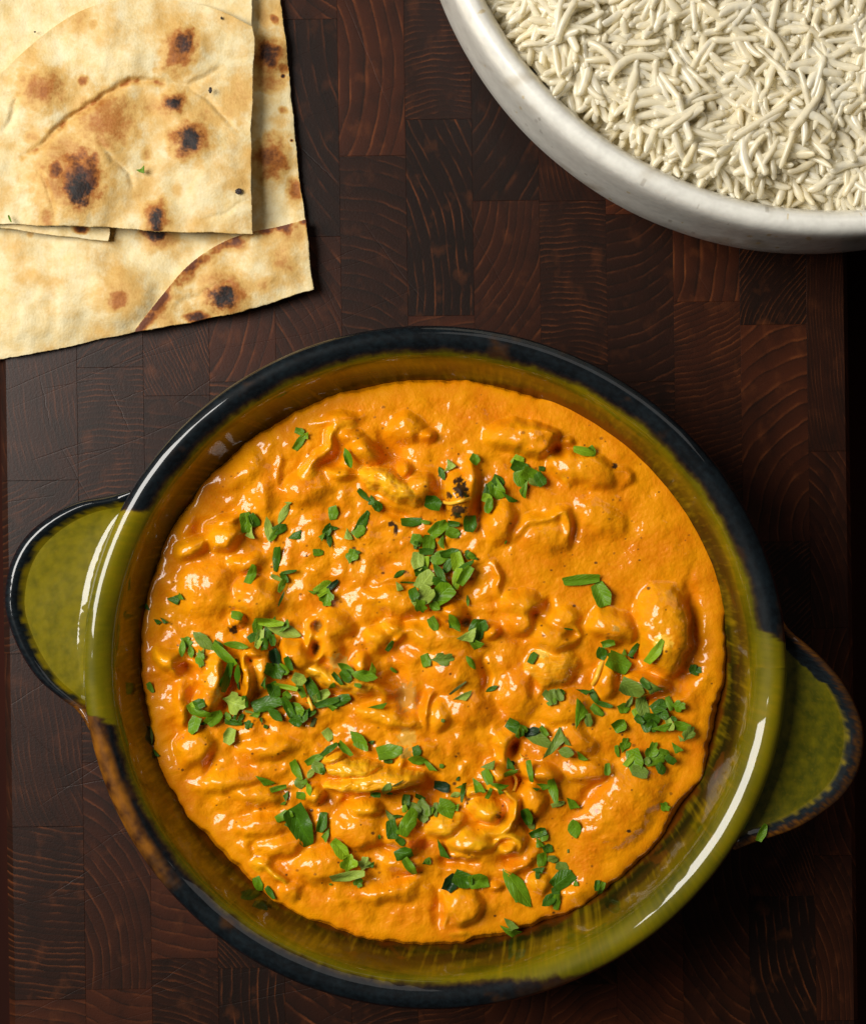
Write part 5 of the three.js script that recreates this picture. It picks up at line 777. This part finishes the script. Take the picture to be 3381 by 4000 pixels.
cilantro('H', 'grey-green cilantro heap below the golden chicken strip', [[970, 700, 115, 72, 96, 'q', 'D'], [1030, 762, 180, 88, 22, 'q', 'G'], [1110, 665, 105, 36, 26, 's', 'D'], [1150, 762, 165, 90, 62, 'q', 'G'], [1130, 850, 118, 78, 40, 'q', 'G'], [1000, 912, 270, 124, -60, 's', 'M'], [1205, 800, 95, 60, -50, 'q', 'M'], [960, 770, 70, 50, 80, 'q', 'B']]);
cilantro('H', 'slim cilantro slat at the end of the grey-green heap', [[1258, 788, 122, 44, 92, 's', 'G']]);
cilantro('H', 'bright cut cilantro rectangle with a jagged side, past the grey-green heap', [[1368, 768, 165, 134, 18, 'q', 'M'], [1455, 772, 95, 66, -20, 't', 'M']]);
cilantro('H', 'dark two-leaved cilantro bit hanging under the grey-green heap', [[810, 850, 125, 76, 30, 't', 'G'], [830, 985, 175, 100, 78, 'q', 'D'], [888, 850, 84, 28, 4, 's', 'D']]);
cilantro('H', 'small dark cilantro square below the grey-green heap', [[918, 1096, 96, 62, 40, 'q', 'D']]);
cilantro('H', 'minute cilantro dash below the dark two-leaved bit', [[710, 1056, 48, 26, 80, 'b', 'M']]);
cilantro('H', 'bow-tie shaped dark cilantro bit near the red oily lump', [[945, 1222, 165, 108, -18, 'q', 'D'], [1008, 1345, 185, 78, 58, 'q', 'M']]);
cilantro('H', 'tiny cilantro triangle beside the bow-tie bit', [[1182, 1305, 84, 62, -30, 't', 'M']]);
cilantro('H', 'long jagged cilantro strip pointing down from the red oily lump', [[1322, 1192, 225, 68, 60, 't', 'D']]);
cilantro('H', 'crossed bright cilantro strips with two lobed leaves, on the broad lower lump', [[410, 1320, 185, 150, -80, 'l', 'B'], [320, 1172, 200, 106, 48, 'q', 'B'], [565, 1320, 145, 108, -70, 'l', 'P'], [625, 1330, 90, 50, -20, 't', 'D'], [500, 1492, 115, 88, 80, 'l', 'M'], [400, 1442, 315, 84, -7, 's', 'P']]);
cilantro('H', 'wide cilantro leaf draped over the square chicken chunk at the lower edge', [[1410, 1512, 165, 118, -60, 'q', 'K'], [1530, 1470, 190, 140, 30, 'q', 'D'], [1682, 1482, 180, 132, -10, 'q', 'M']]);
cilantro('H', 'pale cilantro bit with dark hooked blade past the wet dark square', [[1460, 640, 105, 50, -10, 'b', 'P'], [1528, 620, 185, 40, 100, 's', 'D'], [1500, 560, 100, 36, -20, 't', 'M']]);
cilantro('H', 'pointed cilantro leaf just before the curled shreds, next to the hooked blade', [[1668, 562, 165, 84, 56, 't', 'M'], [1720, 600, 70, 50, 10, 't', 'M']]);
cilantro('H', 'tiny dark cilantro speck above the hooked blade', [[1480, 482, 44, 22, -60, 'q', 'D']]);
cilantro('I', 'folded cilantro strip lying over the upper curled shred', [[20, 370, 150, 62, -22, 't', 'G'], [10, 470, 140, 80, 60, 'q', 'M'], [110, 555, 210, 70, 14, 't', 'M'], [25, 630, 110, 40, -66, 's', 'M'], [130, 615, 70, 50, 30, 't', 'M']]);
cilantro('H', 'dark cilantro pair below the frayed end of the golden chicken strip', [[150, 912, 185, 86, 100, 'q', 'D'], [182, 1032, 145, 62, 110, 't', 'M']]);
cilantro('G', 'largest very dark cilantro leaf, like a shield, on the lower curry', [[1700, 950, 380, 190, 62, 'q', 'D'], [1660, 870, 220, 120, -55, 'q', 'G'], [1535, 850, 165, 80, -25, 'q', 'M']]);
cilantro('G', 'pointed cilantro triangle on open sauce towards the lower wall', [[1345, 512, 190, 72, 24, 't', 'M']]);
cilantro('G', 'narrow rolled cilantro strip near the pointed triangle', [[1480, 580, 155, 46, -16, 's', 'M']]);
cilantro('G', 'two tiny cilantro bits dropping from the rolled strip', [[1552, 650, 98, 46, 106, 't', 'D'], [1530, 728, 66, 30, -22, 't', 'M']]);
cilantro('G', 'small cilantro square above the very dark shield leaf', [[1702, 652, 92, 68, 8, 'q', 'M']]);
cilantro('K', 'stubby cilantro clump spilling over the lower edge of the sauce', [[272, 390, 145, 82, 72, 'q', 'M'], [258, 492, 118, 76, -40, 'q', 'D'], [392, 470, 135, 54, 54, 's', 'D']]);
cilantro('K', 'small dark cilantro bit on the lower edge of the sauce', [[540, 668, 86, 54, 10, 'q', 'D'], [585, 690, 44, 20, 10, 't', 'M']]);
cilantro('K', 'minute cilantro dot beside the crossed bright strips', [[985, 388, 28, 18, 0, 'q', 'M']]);
cilantro('L', 'cilantro pair at the very bottom edge of the sauce, pale over dark', [[990, 862, 225, 108, 16, 't', 'M'], [985, 785, 165, 76, 36, 't', 'G']]);
cilantro('L', 'tiny cilantro triangle near the three lower loose bits', [[165, 172, 78, 60, -30, 't', 'D']]);
// -- off the curry
cilantro('', 'thin cilantro scrap on the amber edge of the shaded handle', [[650, 1828, 120, 48, -62, 's', 'M']], { origin: [2600, 2200], scale: 1.739, y: 0.0468 });
cilantro('', 'green cilantro triangle on the upper naan between two charred blisters', [[750, 905, 46, 34, -20, 't', 'M']], { origin: [0, 0], scale: 1.357, y: 0.0127 });
cilantro('', 'thin dark cilantro curl on the upper naan near its curved fold', [[614, 188, 46, 9, -14, 's', 'D']], { origin: [0, 0], scale: 1.357, y: 0.0127 });
cilantro('', 'thin cilantro curl near the straight front edge of the upper naan', [[54, 1160, 40, 9, 66, 's', 'M']], { origin: [0, 0], scale: 1.357, y: 0.0125 });

renderer.render(scene, camera);
